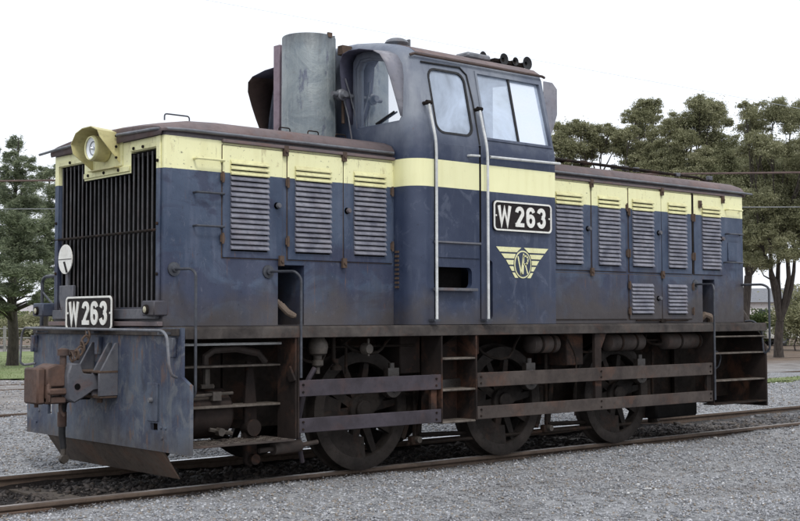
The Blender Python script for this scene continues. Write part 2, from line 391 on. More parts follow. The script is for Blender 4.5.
# earth beyond the sidings: trodden dirt, then leaf litter under the trees
dj = M.math('ADD', y_, M.math('MULTIPLY', M.math('SUBTRACT', M.noise(pos, .25, 5, .6), .5), 4))
dirt = M.mix(M.ramp(M.noise(pos, 1.2, 6, .65), .35, .65), (.31, .295, .285), (.17, .155, .145))
col = M.mix(M.ramp(dj, 8.2, 9.2), col, dirt)
lit = M.mix(M.ramp(M.noise(pos, 3, 6, .7), .35, .65), (.13, .095, .075), (.20, .155, .115))
col = M.mix(M.math('MULTIPLY', M.ramp(M.math('ADD', x_, M.math('MULTIPLY', M.noise(pos, .3, 3), 3)), 22, 25), M.ramp(dj, 10.8, 12.6)), col, lit)
M.set(col, .9, 0, .2); M.bump(M.math('ADD', M.math('MULTIPLY', v1.outputs['Distance'], -1), M.noise(pos, 60, 3)), .8, .02)
M_GROUND = M.m; me.materials.append(M_GROUND)

M = Mat('crushed_stone'); pos = M.n('ShaderNodeNewGeometry').outputs['Position']
at = M.n('ShaderNodeAttribute'); at.attribute_name = 'rnd'; rv = at.outputs['Fac']
col = M.mix(M.ramp(rv, 0, .9), (.16, .163, .175), (.44, .448, .47)); col = M.mix(M.ramp(rv, .955, .975), col, (.60, .60, .60))
fr = M.math('FRACT', M.math('MULTIPLY', rv, 37)); col = M.mix(M.math('GREATER_THAN', fr, .82), col, (.27, .235, .20))
patch = M.noise(pos, .8, 6, .65); col = M.mix(M.ramp(patch, .50, .66, 0, .6), col, (.13, .125, .125))
lane = M.noise(M.scale(pos, (.18, 1.6, 1)), 1.0, 5, .6); col = M.mix(M.ramp(lane, .52, .64, 0, .45), col, (.17, .155, .145))
core, _ = stain_shade(M, pos); col = M.mix(M.math('MULTIPLY', core, .93), col, M.mix(M.ramp(rv, 0, 1), (.010, .008, .007), (.070, .055, .046)))
M.set(col, .85, 0, .25); M_STONE = M.m

def stones(name, label, n, sampler, smin, smax, mat, kind='stuff'):
    px, py = sampler(n); n = len(px)
    d = np.hypot(px-CAM.x, py-CAM.y)
    s = (smin+(smax-smin)*RNG.random(n)**2.2)*(1+np.clip(d-8, 0, 20)*.035)
    base = np.array([(1,0,0),(-1,0,0),(0,1,0),(0,-1,0),(0,0,1),(0,0,-1)], float)
    V = base[None]*(.65+.5*RNG.random((n, 6, 1)))+RNG.normal(0, .22, (n, 6, 3))
    a = RNG.random(n)*2*PI; ca, sa = np.cos(a), np.sin(a)
    t = RNG.random(n)*.9; ct, st = np.cos(t), np.sin(t)
    y1 = V[..., 1]*ct[:, None]-V[..., 2]*st[:, None]; z1 = V[..., 1]*st[:, None]+V[..., 2]*ct[:, None]
    x2 = V[..., 0]*ca[:, None]-y1*sa[:, None]; y2 = V[..., 0]*sa[:, None]+y1*ca[:, None]
    V = np.stack([x2, y2*.9, z1*.72], -1)*s[:, None, None]
    gzv = gz(px, py)+s*.25
    V += np.stack([px, py, gzv], -1)[:, None, :]
    F = np.array([(0,2,4),(2,1,4),(1,3,4),(3,0,4),(2,0,5),(1,2,5),(3,1,5),(0,3,5)])
    F = (F[None]+(np.arange(n)*6)[:, None, None]).reshape(-1, 3)
    me = np_mesh(name, V.reshape(-1, 3), F, np.repeat(RNG.random(n), 6)); me.materials.append(mat)
    o = link(name, me); tag(o, label, 'gravel', kind=kind); return o
def samp(n):
    yaw0 = math.atan2(fw.y, fw.x)
    d = 5.9*np.exp(RNG.random(n)*math.log(30/5.9)); th = yaw0+(RNG.random(n)-.5)*.86
    x = CAM.x+d*np.cos(th); y = CAM.y+d*np.sin(th)
    k = (np.abs(np.abs(y)-.835) > .055) & ((np.abs(y) > .8) | (RNG.random(n) < .45)) & ((y < 8.4) | ((y < 17) & (RNG.random(n) < .5)))
    return x[k], y[k]
stones('gravel_stones', 'small crushed grey stone spread over the yard beside the track', 215000, samp, .005, .0165, M_STONE)
def samp2(n):
    x = -4.5+RNG.random(n)**1.1*26; y = (RNG.random(n)*2-1)*.74; return x, y
stones('ballast_stones', 'coarse dark ballast stones lying between the rails under the locomotive', 9000, samp2, .016, .04, M_STONE)
def samp3(n):
    cx_ = np.array([[4.6, -5.0], [5.4, -4.9], [5.0, -4.6], [0.4, -2.3], [3.0, -3.2], [6.5, -3.6]]); k = RNG.choice(6, n, p=[.3, .22, .18, .1, .1, .1])
    c = cx_[k]; return c[:, 0]+RNG.normal(0, .28, n), c[:, 1]+RNG.normal(0, .14, n)
M = Mat('pale_stone'); at = M.n('ShaderNodeAttribute'); at.attribute_name = 'rnd'
M.set(M.mix(at.outputs['Fac'], (.34, .34, .34), (.54, .54, .53)), .85); 
stones('pale_stones', 'scattered larger pale stones lying on the gravel in front', 240, samp3, .010, .026, M.m)

# ------------------------------------------------------------------ tracks
M_RAIL = simple('rail_rusty_side', (.080, .056, .042), (.12, .085, .062), .75, sc=6)
M_HEAD = simple('rail_head_worn', (.22, .18, .155), (.30, .26, .235), .4, .5, sc=5, bump=.1)
M_HEADFAR = simple('rail_head_bright', (.52, .54, .57), (.40, .41, .43), .3, .6, sc=5, bump=.1)
M_SLEEP = simple('sleeper_timber', (.065, .052, .042), (.10, .082, .065), .85, sc=4)
def rail_mb(x0, x1, yc, zt, side):
    pr = [(-.035, 0), (.035, 0), (.036, -.03), (.012, -.045), (.010, -.115), (.062, -.130), (.062, -.142), (-.062, -.142), (-.062, -.130), (-.010, -.115), (-.012, -.045), (-.036, -.03)]
    return MB().prism([(yc+a, zt+b) for a, b in pr], 'x', x0, x1)
def track(yc, x0, x1, zt, label, sleepers, headmats=(M_HEAD, M_HEAD), fish=()):
    t = bpy.data.objects.new('railway_track', None); COL.objects.link(t); t.location = ((x0+x1)/2, yc, zt-.14); tag(t, label, 'track', 'railway tracks in the yard')
    L = t.location
    for s, hm in ((-1, headmats[0]), (1, headmats[1])):
        y = s*.836
        r = obj('rail', rail_mb(x0-L.x, x1-L.x, y, .14, s), M_RAIL, t, bevel=.006)
        h = obj('rail_head', MB().box(x0-L.x, x1-L.x, y-.031, y+.031, .1405, .1425), hm, r)
    if sleepers:
        sm = MB().box(-.12, .12, -1.22, 1.22, -.13, 0).mesh('sleeper', M_SLEEP)
        x = x0
        while x < min(x1, 30):
            o = link('sleeper', sm, t, (x-L.x, 0, .14-.105+random.uniform(-.006, .004))); o.rotation_euler.z = random.uniform(-.02, .02); x += .68
    for fx, fy in fish:
        b = MB().box(fx-.33-L.x, fx+.33-L.x, fy-.060, fy-.025, .04, .10)
        o = obj('fishplate', b, M_RUST2, t, bevel=.008)
        nb = MB()
        for k in (-.25, -.09, .09, .25): nb.cyl((fx+k-L.x, fy-.085, .07), (fx+k-L.x, fy-.055, .07), .018, 6)
        obj('bolt', nb, M_RUST2, o)
    return t
track(0, -16, 70, 0, 'near running track with rusty rails carrying the locomotive', True, (M_HEAD, M_HEADFAR), [(-1.2, -.836)])
track(7.05, -12, 75, -.03, 'siding track just behind the locomotive sunk in gravel', False)
track(14.8, -14, 70, -.03, 'farthest siding track next to the grass', False)

# grass: ground sheets and blades
M = Mat('mown_grass'); pos = M.n('ShaderNodeNewGeometry').outputs['Position']
col = M.mix(M.ramp(M.noise(pos, .9, 6, .65), .35, .65), (.15, .20, .08), (.26, .29, .15)); col = M.mix(M.ramp(M.noise(pos, 9, 5), .5, .7, 0, .5), col, (.06, .09, .03))
M.set(col, .9, 0, .15); M.bump(M.noise(pos, 40, 3), .8, .03); M_GRASS = M.m
def sheet(name, pts, z, mat, wob=.25):
    # ragged outline
    P_ = []
    for i in range(len(pts)):
        a = Vector((*pts[i], 0)); b = Vector((*pts[(i+1) % len(pts)], 0)); n = max(2, int((b-a).length/.7)); n = min(n, 90)
        for k in range(n):
            p = a.lerp(b, k/n); P_.append((p.x+random.uniform(-wob, wob), p.y+random.uniform(-wob, wob), z))
    mb = MB(); mb.v = P_; mb.f = [tuple(range(len(P_)))]
    return obj(name, mb, mat)
tag(sheet('grass_verge', [(-30, 17.6), (19, 17.6), (22, 40), (-30, 42)], -.012, M_GRASS), kind='structure')
tag(sheet('grass_strip', [(13, 5.1), (40, 5.4), (60, 6.0), (40, 6.15), (13, 5.9)], -.012, M_GRASS, .12), kind='structure')
def blades(name, label, n, fx, h, mat):
    x, y = fx(n); n = len(x); a = RNG.random(n)*2*PI; w = .012+.02*RNG.random(n); hh = h*(.5+RNG.random(n))
    dx, dy = np.cos(a)*w, np.sin(a)*w; lx, ly = RNG.normal(0, .3, n)*hh, RNG.normal(0, .3, n)*hh; z0 = np.full(n, -.05)
    V = np.stack([np.stack([x-dx, y-dy, z0], -1), np.stack([x+dx, y+dy, z0], -1), np.stack([x+lx, y+ly, z0+hh], -1)], 1)
    me = np_mesh(name, V.reshape(-1, 3), np.arange(n*3).reshape(-1, 3), np.repeat(RNG.random(n), 3)); me.materials.append(mat)
    return tag(link(name, me), label, 'grass', kind='stuff')
blades('grass_blades', 'short green grass growing along the far side of the yard', 22000, lambda n: (RNG.uniform(2, 20, n), RNG.uniform(17.6, 34, n)), .055, M_GRASS)
blades('siding_grass', 'bright green grass strip growing beside the siding at right', 9000, lambda n: (RNG.uniform(14, 32, n), RNG.uniform(5.1, 6.0, n)), .05, M_GRASS)

# ------------------------------------------------------------------ LOCOMOTIVE
HW = .952; ZF0, ZF1 = 1.194, 1.284; FY = 1.25
def part(name, mb, mat, **kw): return obj(name, mb, mat, kw.pop('parent', ROOT), **kw)
def solid_bool(name, base, cutters, mat, parent=ROOT, bevel=0, smooth=True):
    o = link(name, base.mesh(name, mat), parent); tmp = []
    if not isinstance(cutters, list): cutters = [cutters]
    for c in cutters:
        co = link('cutter', c.mesh('cutter')); tmp.append(co)
        m = o.modifiers.new('b', 'BOOLEAN'); m.operation = 'DIFFERENCE'; m.solver = 'EXACT'; m.object = co
    bpy.context.view_layer.update()
    dg = bpy.context.evaluated_depsgraph_get(); me = bpy.data.meshes.new_from_object(o.evaluated_get(dg))
    o.modifiers.clear(); o.data = me; me.name = name
    me.materials.clear(); me.materials.append(mat)
    me.polygons.foreach_set('material_index', [0]*len(me.polygons))
    for c in tmp: bpy.data.objects.remove(c)
    if smooth: shade(me, 32)
    if bevel:
        b = o.modifiers.new('bevel', 'BEVEL'); b.width = bevel; b.segments = 2; b.limit_method = 'ANGLE'; b.angle_limit = math.radians(45)
    return o

# footplate and frames
part('footplate', MB().box(0.004, 8.016, -FY, FY, ZF0+.002, ZF1), M_DUST, bevel=.006)
part('footplate_valance', MB().box(0.01, 8.01, -FY-.012, -FY+.0, ZF0-.006, ZF1-.012), M_DUST, bevel=.004)
for s in (-1, 1):
    part('frame_plate', MB().box(.12, 7.9, s*.62-.015, s*.62+.015, .42, 1.19), M_UNDER)
for x in (.5, 7.2): part('frame_stretcher', MB().box(x, x+.05, -.6, .6, .5, 1.18), M_UNDER)

# front and rear headstocks with notched upper corners
fp = [(-1.40, .315), (1.40, .315), (1.40, .84), (1.275, .90), (1.275, 1.278), (-1.275, 1.278), (-1.275, .90), (-1.40, .84)]
solid_bool('front_headstock', MB().prism(fp, 'x', -.03, .0),
    [MB().box(-.1, .05, -.93, -.82, .475, .53), MB().box(-.1, .05, .90, .98, .50, .60)], M_PLATE, smooth=False)
part('headstock_angle', MB().box(-.055, -.031, -1.25, 1.25, 1.215, 1.270), M_DUST, bevel=.004)
part('plough_blade', MB().prism([(-.028, .34), (.002, .34), (.165, .085), (.150, .085)], 'y', -.955, 1.03), M_PLOUGH, bevel=.004)
part('plough_gusset', MB().prism([(.0, .33), (.35, .33), (.15, .10)], 'y', -.6, -.58).prism([(.0, .33), (.35, .33), (.15, .10)], 'y', .58, .60), M_UNDER)
pp = part('socket_cover', MB().prism(rrect(-.945, -.785, .545, .845, .01, 2), 'x', -.046, -.0305), M_PLATE, bevel=.003)
part('bolt', MB().lathe([(0, -.03), (.018, -.03), (.022, -.015), (.022, 0)], (-.047, -.865, .71), 'x', 10), M_GALV, parent=pp, smooth=True)
rv = MB()
for (y, z) in [(-.985, .50), (-1.05, .50), (1.15, .52), (1.25, .60), (1.2, .42), (-1.0, .42)]:
    rv.lathe([(0, -.010), (.012, -.008), (.014, 0)], (-.031, y, z), 'x', 8)
part('rivets', rv, M_PLATE, smooth=True)['kind'] = 'stuff'
# small hooks and lugs on the headstock
for y in (1.22, .0, -1.18):
    part('lug', MB().prism([(y-.035, 1.20), (y+.035, 1.20), (y+.03, 1.05), (y-.02, 1.05)], 'x', -.075, -.032), M_PLATE, bevel=.004)
rq = [(-1.235, .30), (1.235, .30), (1.235, .88)]+[(1.0+.235*math.cos(math.radians(a)), .88+.37*math.sin(math.radians(a))) for a in (20, 45, 65, 90)]+[(.9, 1.27), (-.9, 1.27)]+[(-1.0-.235*math.cos(math.radians(a)), .88+.37*math.sin(math.radians(a))) for a in (90, 65, 45, 20)]+[(-1.235, .88)]
part('rear_headstock', MB().prism(rq, 'x', 8.02, 8.05), M_STEPB, bevel=.004)
part('rear_coupler', MB().box(8.05, 8.4, -.1, .1, .74, .94).box(8.4, 8.66, -.17, .17, .68, .99), M_RUST2, bevel=.02)

# gussets, drawgear pocket, coupler
def gusset(y):
    return MB().prism([(-.03, 1.15), (-.055, 1.15), (-.20, .90), (-.20, .72), (-.03, .72)], 'y', y-.012, y+.012)
for y in (.27, .12, -.17, -.285):
    part('gusset', gusset(y), M_HATCH, bevel=.003)
part('draft_pocket', MB().box(-.19, -.032, -.29, .28, .700, .728).box(-.20, -.032, -.30, .29, .905, .925), M_RUST2, bevel=.004)
part('bolt', MB().cyl((-.13, -.18, .66), (-.13, -.18, .70), .022, 6), M_RUST2)
cp = part('coupler', MB().box(-.33, -.03, -.075, .065, .755, .90), M_RUST2, bevel=.012)
hd = part('coupler_head', MB().box(-.655, -.585, -.13, .12, .665, .955), M_RUST, parent=cp, bevel=.014)
part('coupler_jaw', MB().prism([(-.584, .80), (-.42, .80), (-.42, .975), (-.50, .985), (-.584, .955)], 'y', -.15, .10), M_RUST, parent=cp, bevel=.012)
part('knuckle', MB().box(-.580, -.40, -.175, -.02, .735, .79).box(-.584, -.545, -.165, .08, .67, .83), M_RUST, parent=cp, bevel=.014)
part('coupler_jaw', MB().box(-.584, -.41, -.15, .10, .665, .722), M_RUST, parent=cp, bevel=.010)
part('coupler_body', MB().box(-.43, -.32, -.07, .12, .70, .955), M_RUST, parent=cp, bevel=.014)
part('coupler_guard', MB().prism([(-.425, .70), (-.37, .665), (-.30, .70), (-.20, .76), (-.05, .775), (-.05, .885), (-.29, .905), (-.315, .985), (-.40, .99), (-.43, .90)], 'y', -.205, -.075), M_HATCH, parent=cp, bevel=.012)
part('coupler_hole', MB().lathe([(0, -.002), (.026, -.002), (.026, .004), (0, .004)], (-.345, -.207, .80), 'y', 12), M_DARK, parent=cp)
part('coupler_pin', MB().cyl((-.42, -.10, .95), (-.42, -.10, 1.05), .028, 10).lathe([(0, 0), (.045, .0), (.045, .05), (.02, .06), (0, .06)], (-.42, -.10, 1.05), 'z', 12).box(-.44, -.33, -.12, -.08, 1.055, 1.095), M_RUST, parent=cp, smooth=True)
part('release_rod', MB().tube(bend([(-.43, -.08, .70), (-.43, -.08, .60), (-.40, -.08, .56)], .03), .016).cyl((-.60, .0, .69), (-.60, .0, .635), .018, 8), M_RUST, parent=cp, smooth=True)
# chain
tor = MB(); tor.tube([(.028*math.cos(a), 0, .045*math.sin(a)) for a in [2*PI*k/10 for k in range(10)]], .009, 6, closed=True)
tm = tor.mesh('chain_link', M_RUST2, True); ch = link('chain', MB().tube([(-.14, .0, 1.265), (-.14, .0, 1.20)], .008, 6).mesh('chain', M_RUST2), ROOT)
p0, p1 = Vector((-.15, .0, 1.225)), Vector((-.36, -.13, 1.04)); nl = 7
for k in range(nl):
    t = k/(nl-1); p = p0.lerp(p1, t); p.z -= .05*math.sin(PI*t)
    link('chain_link', tm, ch, p, (0, math.radians(30), 0) if k % 2 else (0, math.radians(30), PI/2))
# brake hose with glad hand
hs = part('brake_hose', MB().tube([(-.05, .16, .69), (-.22, .13, .70), (-.31, .10, .66), (-.33, .09, .55), (-.33, .09, .40), (-.32, .08, .28)], [.024, .026, .03, .032, .030, .026], 10), M_RUBBER, smooth=True)
part('hose_coupling', MB().cyl((-.32, .08, .29), (-.32, .08, .215), .022, 8).lathe([(0, -.03), (.035, -.03), (.042, 0), (.03, .03), (0, .03)], (-.32, .08, .195), 'y', 12), M_BRASS, parent=hs, smooth=True)
part('hose_clamp', MB().cyl((-.33, .09, .58), (-.33, .09, .46), .038, 10), M_RUST, parent=hs, smooth=True)

# shunter's rail in front of headstock
part('front_handrail', MB().tube(bend([(-.05, 1.19, .945), (-.12, 1.27, .93), (-.16, 1.275, .95), (-.15, 1.275, 1.19), (-.15, 1.22, 1.268), (-.15, -1.20, 1.257), (-.15, -1.265, 1.21), (-.15, -1.30, .98), (-.13, -1.30, .92), (-.05, -1.24, .90)], .07), .0115, 8), M_GALV, smooth=True)
for y in (.95, 0, -1.15):
    part('rail_bracket', MB().box(-.16, -.03, y-.012, y+.012, 1.225, 1.245), M_RAILTUBE)

# hoods -------------------------------------------------------------
def hood_profile(i=0.0, dz=0.0, k=1.0):
    p = [(HW, ZF1+.003), (HW, 2.82), (HW-.005, 2.86), (HW-.035, 2.905), (HW-.12, 2.94), (.60, 2.985), (.30, 3.01), (0, 3.02)]
    p = [(max(a-i, 0) if a > i else a, b-(dz if b > 2.8 else 0)) for a, b in p]
    p = [(a, b if b < 2.83 else 2.83+(b-2.83)*k) for a, b in p]
    full = [(-a, b) for a, b in p]+[(a, b) for a, b in p[::-1][1:]]
    return full
def loft(secs):
    mb = MB(); n = len(secs[0][1]); vs_ = []; fs = []
    for x, pr in secs: vs_ += [(x, a, b) for a, b in pr]
    for i in range(len(secs)-1):
        for k in range(n): fs.append((i*n+k, i*n+(k+1) % n, (i+1)*n+(k+1) % n, (i+1)*n+k))
    fs.append(tuple(range(n))[::-1]); fs.append(tuple((len(secs)-1)*n+k for k in range(n)))
    return mb.add(vs_, fs)
fh_solid = loft([(0.0, hood_profile(.012, .03, .3)), (.015, hood_profile(0, .012, .35)), (.16, hood_profile(0, 0, .60)), (.42, hood_profile(0, 0, .9)), (.7, hood_profile()), (2.398, hood_profile(0, 0))])
rh_solid = loft([(4.317, hood_profile()), (7.90, hood_profile()), (8.0, hood_profile(0, .012)), (8.018, hood_profile(.012, .03))])
GY0, GY1, GZ0, GZ1 = -.85, .845, 1.44, 2.68
fh = solid_bool('front_hood', fh_solid, [MB().prism([(GY0, GZ0), (GY1, GZ0), (GY1, GZ1+.02), (.38, GZ1+.02), (.38, 2.54), (-.43, 2.54), (-.43, GZ1+.03), (GY0, GZ1+.03)], 'x', -.2, .35),
    MB().box(1.103, 1.378, -1.2, -.55, 1.287+.004, 1.80)], M_BODY, bevel=.006)
rh = solid_bool('rear_hood', rh_solid, [MB().box(7.165, 7.405, -1.2, -.55, 1.291, 1.79)], M_BODY, bevel=.006)
# roofs as separate sheets, slightly proud
def roof_sheet(x0, x1, endf=True):
    pr = [(HW+.022, 2.835), (HW+.020, 2.872), (HW-.02, 2.918), (HW-.12, 2.955), (.60, 3.0), (.30, 3.026), (0, 3.036)]
    full = [(-a, b) for a, b in pr]+[(a, b) for a, b in pr[::-1][1:]]
    def sh(d, k=1.): return [(a*(1-d*.4), 2.835+(b-d-2.835)*k) for a, b in full]
    mb = MB(); secs = [(x0, sh(.020, .45)), (x0+.03, sh(.010, .50)), (.16, sh(0, .66)), (.42, sh(0, .92)), (.7, sh(0)), (x1, sh(0))] if endf else [(x0, sh(0)), (x1-.12, sh(0)), (x1-.03, sh(.012)), (x1, sh(.028))]
    n = len(full)
    for x, p in secs: mb.v += [(x, a, b) for a, b in p]
    for i in range(len(secs)-1):
        for k in range(n-1): mb.f.append((i*n+k, i*n+k+1, (i+1)*n+k+1, (i+1)*n+k))
    # closing drop at the end
    e = 0 if endf else len(secs)-1; b = len(mb.v); mb.v += [(mb.v[e*n+k][0], mb.v[e*n+k][1]*.985, max(2.80, mb.v[e*n+k][2]-.14) if True else 0) for k in range(n)]
    for k in range(n-1): mb.f.append((e*n+k, e*n+k+1, b+k+1, b+k))
    return mb
r1 = part('front_hood_roof', roof_sheet(-.03, 2.385), M_ROOF, smooth=True)
r2 = part('rear_hood_roof', roof_sheet(4.33, 8.045, False), M_ROOF, smooth=True)
for o in (r1, r2):
    m = o.modifiers.new('solid', 'SOLIDIFY'); m.thickness = .006; m.offset = 1
# drip rails
e = HW+.035
part('drip_rail', MB().tube(bend([(2.37, -e, 2.852), (.22, -e, 2.852), (-.05, -e+.02, 2.846), (-.062, -.30, 2.862)], .14, 6), .0125, 8), M_GALV, smooth=True, parent=r1)
part('drip_rail', MB().tube([(-.062, .33, 2.862), (-.062, .75, 2.855), (-.062, 1.0, 2.845), (-.058, 1.14, 2.842)], .012, 8), M_GALV, smooth=True, parent=r1)
part('drip_rail', MB().tube([(4.34, -e, 2.852), (7.95, -e, 2.848), (8.16, -e, 2.845)], .012, 8), M_GALV, smooth=True, parent=r2)
part('gutter_strip', MB().box(.53, 2.39, -HW-.035, -HW-.002, 2.785, 2.812), M_ROOF, bevel=.004)
part('gutter_strip', MB().box(4.33, 7.6, -HW-.03, -HW-.002, 2.785, 2.808), M_ROOF, bevel=.004)
for x, y in ((.40, -.48),):
    part('roof_handle', MB().tube(bend([(x-.12, y, 3.0), (x-.12, y, 3.055), (x+.12, y, 3.055), (x+.12, y, 3.0)], .03), .007, 6), M_RAILTUBE, smooth=True, parent=r1)
for x in (1.46, 1.78, 2.1):
    part('roof_handle', MB().tube(bend([(x-.06, -.55, 2.99), (x-.06, -.55, 3.045), (x+.06, -.55, 3.045), (x+.06, -.55, 2.99)], .02), .006, 6), M_UNDER, smooth=True, parent=r1)
# conduit on the rear roof
cd = part('roof_conduit', MB().tube([(4.34, -.72, 3.035), (5.2, -.68, 3.04), (6.3, -.66, 3.038), (7.5, -.66, 3.032), (8.0, -.66, 2.95)], .016, 8).tube([(4.34, -.60, 3.06), (5.6, -.58, 3.052), (6.6, -.6, 3.04), (7.2, -.66, 3.03)], .012, 6), M_UNDER, smooth=True)
for x, y in ((4.5, -.70), (4.9, -.66), (5.05, -.64), (5.4, -.66), (5.95, -.64), (6.15, -.64), (6.35, -.64), (7.1, -.66), (7.75, -.66)):
    part('conduit_fitting', MB().box(x-.035, x+.04, y-.025, y+.025, 3.015, 3.055+.015*random.random()), M_HATCH if int(x*10) % 2 else M_UNDER, parent=cd, bevel=.006)
# frame around grille (raised strips)
def strip(a, b): return MB().box(-.014, -.001, a[0], b[0], a[1], b[1])
gf = part('grille_surround', strip((-.91, GZ0-.02), (-.852, 2.80)), M_BODY, bevel=.003)
part('surround_strip', strip((.848, GZ0-.02), (.905, 2.745)), M_BODY, parent=gf, bevel=.003)
part('surround_strip', strip((-.85, 2.715), (-.435, 2.75)), M_YELF, parent=gf, bevel=.003)
part('surround_strip', strip((.385, 2.705), (.847, 2.74)), M_YELF, parent=gf, bevel=.003)
part('surround_strip', MB().box(-.016, -.001, -.42, .37, 2.556, 2.60), M_YELF, parent=gf, bevel=.003)
bt = MB()
for y, z in [(-.88, 2.6), (-.88, 2.1), (-.88, 1.7), (.876, 2.2), (.876, 1.75), (-.65, 2.733), (-.5, 2.733), (.62, 2.723), (-.25, 2.578), (.0, 2.578), (.28, 2.578)]:
    bt.lathe([(0, -.012), (.012, -.010), (.014, 0)], (-.016, y, z), 'x', 8)
bt_o = part('surround_bolts', bt, M_UNDER, parent=gf, smooth=True)
part('grille_sill', MB().box(-.035, -.001, -.90, .90, 1.345, 1.425), M_HATCH, bevel=.004)
part('grille_sill', MB().box(-.050, -.001, -.95, .95, 1.288, 1.325), M_ROOF, bevel=.004)
bt_o['kind'] = 'stuff'
# grille
gr = part('radiator_grille', MB().box(.30, .32, GY0-.05, GY1+.05, GZ0-.04, GZ1), M_DARK)
bars = 23
for k in range(bars):
    y = GY0+.03+(GY1-GY0-.06)*k/(bars-1)
    top = 2.535 if -.43 < y < .38 else GZ1+.01
    w = .011
    mbx = MB().box(.012, .022, y-w/2, y+w/2, 1.435, top)
    o = obj('grille_bar', mbx, M_BLACKBAR, gr)
    if k in (18, 19, 3): o.rotation_euler.x = random.uniform(-.006, .006)
part('grille_cross_bar', MB().tube([(-.005, .93, 2.052), (-.005, -.86, 2.052)], .011, 6), M_UNDER, parent=gr, smooth=True)
part('grille_lining', MB().box(.024, .30, GY0-.001, GY0+.012, GZ0, 2.70).box(.024, .30, GY1-.012, GY1+.001, GZ0, 2.70).box(.024, .30, GY0+.012, GY1-.012, 2.664, 2.70).box(.024, .30, GY0+.012, GY1-.012, GZ0-.001, GZ0+.006).box(.002, .30, -.442, -.4285, 2.530, 2.70).box(.002, .30, .3785, .392, 2.530, 2.70).box(.002, .30, -.428, .378, 2.532, 2.5415), M_DARK, parent=gr)
# marker disc, shield bracket
ds = part('marker_disc', MB().lathe([(0, -.008), (.130, -.008), (.130, .0), (0, .0)], (-.03, .655, 1.872), 'x', 28), M_WHITE, smooth=True)
part('disc_line', MB().box(-.0400, -.0385, .53, .78, 1.868, 1.874).prism([(.60, 1.755), (.635, 1.752), (.69, 1.85), (.655, 1.852)], 'x', -.0400, -.0385), M_BLACK, parent=ds)
part('disc_stem', MB().box(-.026, -.012, .625, .665, 1.60, 1.80), M_HATCH, parent=ds)
part('shield_bracket', MB().prism([(.75, 1.64), (.49, 1.64), (.49, 1.52), (.52, 1.44), (.62, 1.385), (.72, 1.44), (.75, 1.52)], 'x', -.045, -.015), M_HATCH, bevel=.005)
for y0, y1 in ((-1.02, -.74), (.98, 1.20)):
    mk = part('marker_lamp', MB().box(-.09, .04, -.96 if y0 < 0 else y0, -.77 if y0 < 0 else y1-.02, 1.37, 1.49), M_BODY, bevel=.01)
    yc = -.85 if y0 < 0 else 1.09
    part('lens_ring', MB().lathe([(.0, -.018), (.036, -.018), (.040, -.004), (.040, 0)], (-.091, yc, 1.42), 'x', 16), M_UNDER, parent=mk, smooth=True)
    part('lens', MB().lathe([(0, -.006), (.018, -.004), (.026, 0)], (-.109, yc, 1.42), 'x', 14), M_MARK, parent=mk, smooth=True)
# headlight with cowl
hl = part('headlight', MB().lathe([(.092, .115), (.108, .10), (.108, -.018), (.100, -.028), (.094, -.028), (.092, -.018), (.092, -.010)], (-.12, -.02, 2.775), 'x', 28), M_YEL, smooth=True)
part('reflector', MB().lathe([(0, .012), (.04, .008), (.07, .0), (.092, -.012)], (-.132, -.02, 2.775), 'x', 28), M_LENS, parent=hl, smooth=True)
part('bulb', MB().lathe([(0, -.02), (.012, -.016), (.018, -.004), (.014, .01)], (-.135, -.02, 2.775), 'x', 12), M_LENS2, parent=hl, smooth=True)
part('reflector_rim', MB().lathe([(.052, -.0005), (.056, -.004), (.060, -.0005)], (-.130, -.02, 2.775), 'x', 24), M_GALV, parent=hl, smooth=True)
part('lens_ring', MB().lathe([(.090, -.004), (.090, -.012), (.099, -.012), (.103, -.0)], (-.146, -.02, 2.775), 'x', 28), M_YELF, parent=hl, smooth=True)
# cowl shell: rim polygon forward, root polygon at wall
rim = [(.225, 2.745), (.235, 2.83), (.15, 2.915), (.03, 2.945), (-.12, 2.945), (-.235, 2.905), (-.255, 2.84)]
root = [(.205, 2.60), (.225, 2.80), (.15, 2.90), (.03, 2.93), (-.12, 2.93), (-.245, 2.89), (-.262, 2.63)]
c_ = MB(); c_.v = [(-.205 if 0 < i < 6 else -.19, a, b) for i, (a, b) in enumerate(rim)]+[(-.002, a, b) for a, b in root]
c_.f = [(i, i+1, i+8, i+7) for i in range(6)]
co = part('headlight_cowl', c_, M_YEL, parent=hl, smooth=False); m = co.modifiers.new('s', 'SOLIDIFY'); m.thickness = .007
part('cowl_floor', MB().box(-.06, -.002, -.265, .21, 2.60, 2.607), M_YEL, parent=hl)
part('cowl_back', MB().box(-.010, -.0015, -.30, .25, 2.615, 2.93), M_YELF, parent=hl)
bb = MB()
for y, z in [(-.264, 2.86), (-.266, 2.77), (-.267, 2.68)]: bb.lathe([(0, -.01), (.011, -.008), (.012, 0)], (-.05, y, z), 'y', 8)
part('cowl_bolts', bb, M_UNDER, parent=hl)['kind'] = 'stuff'

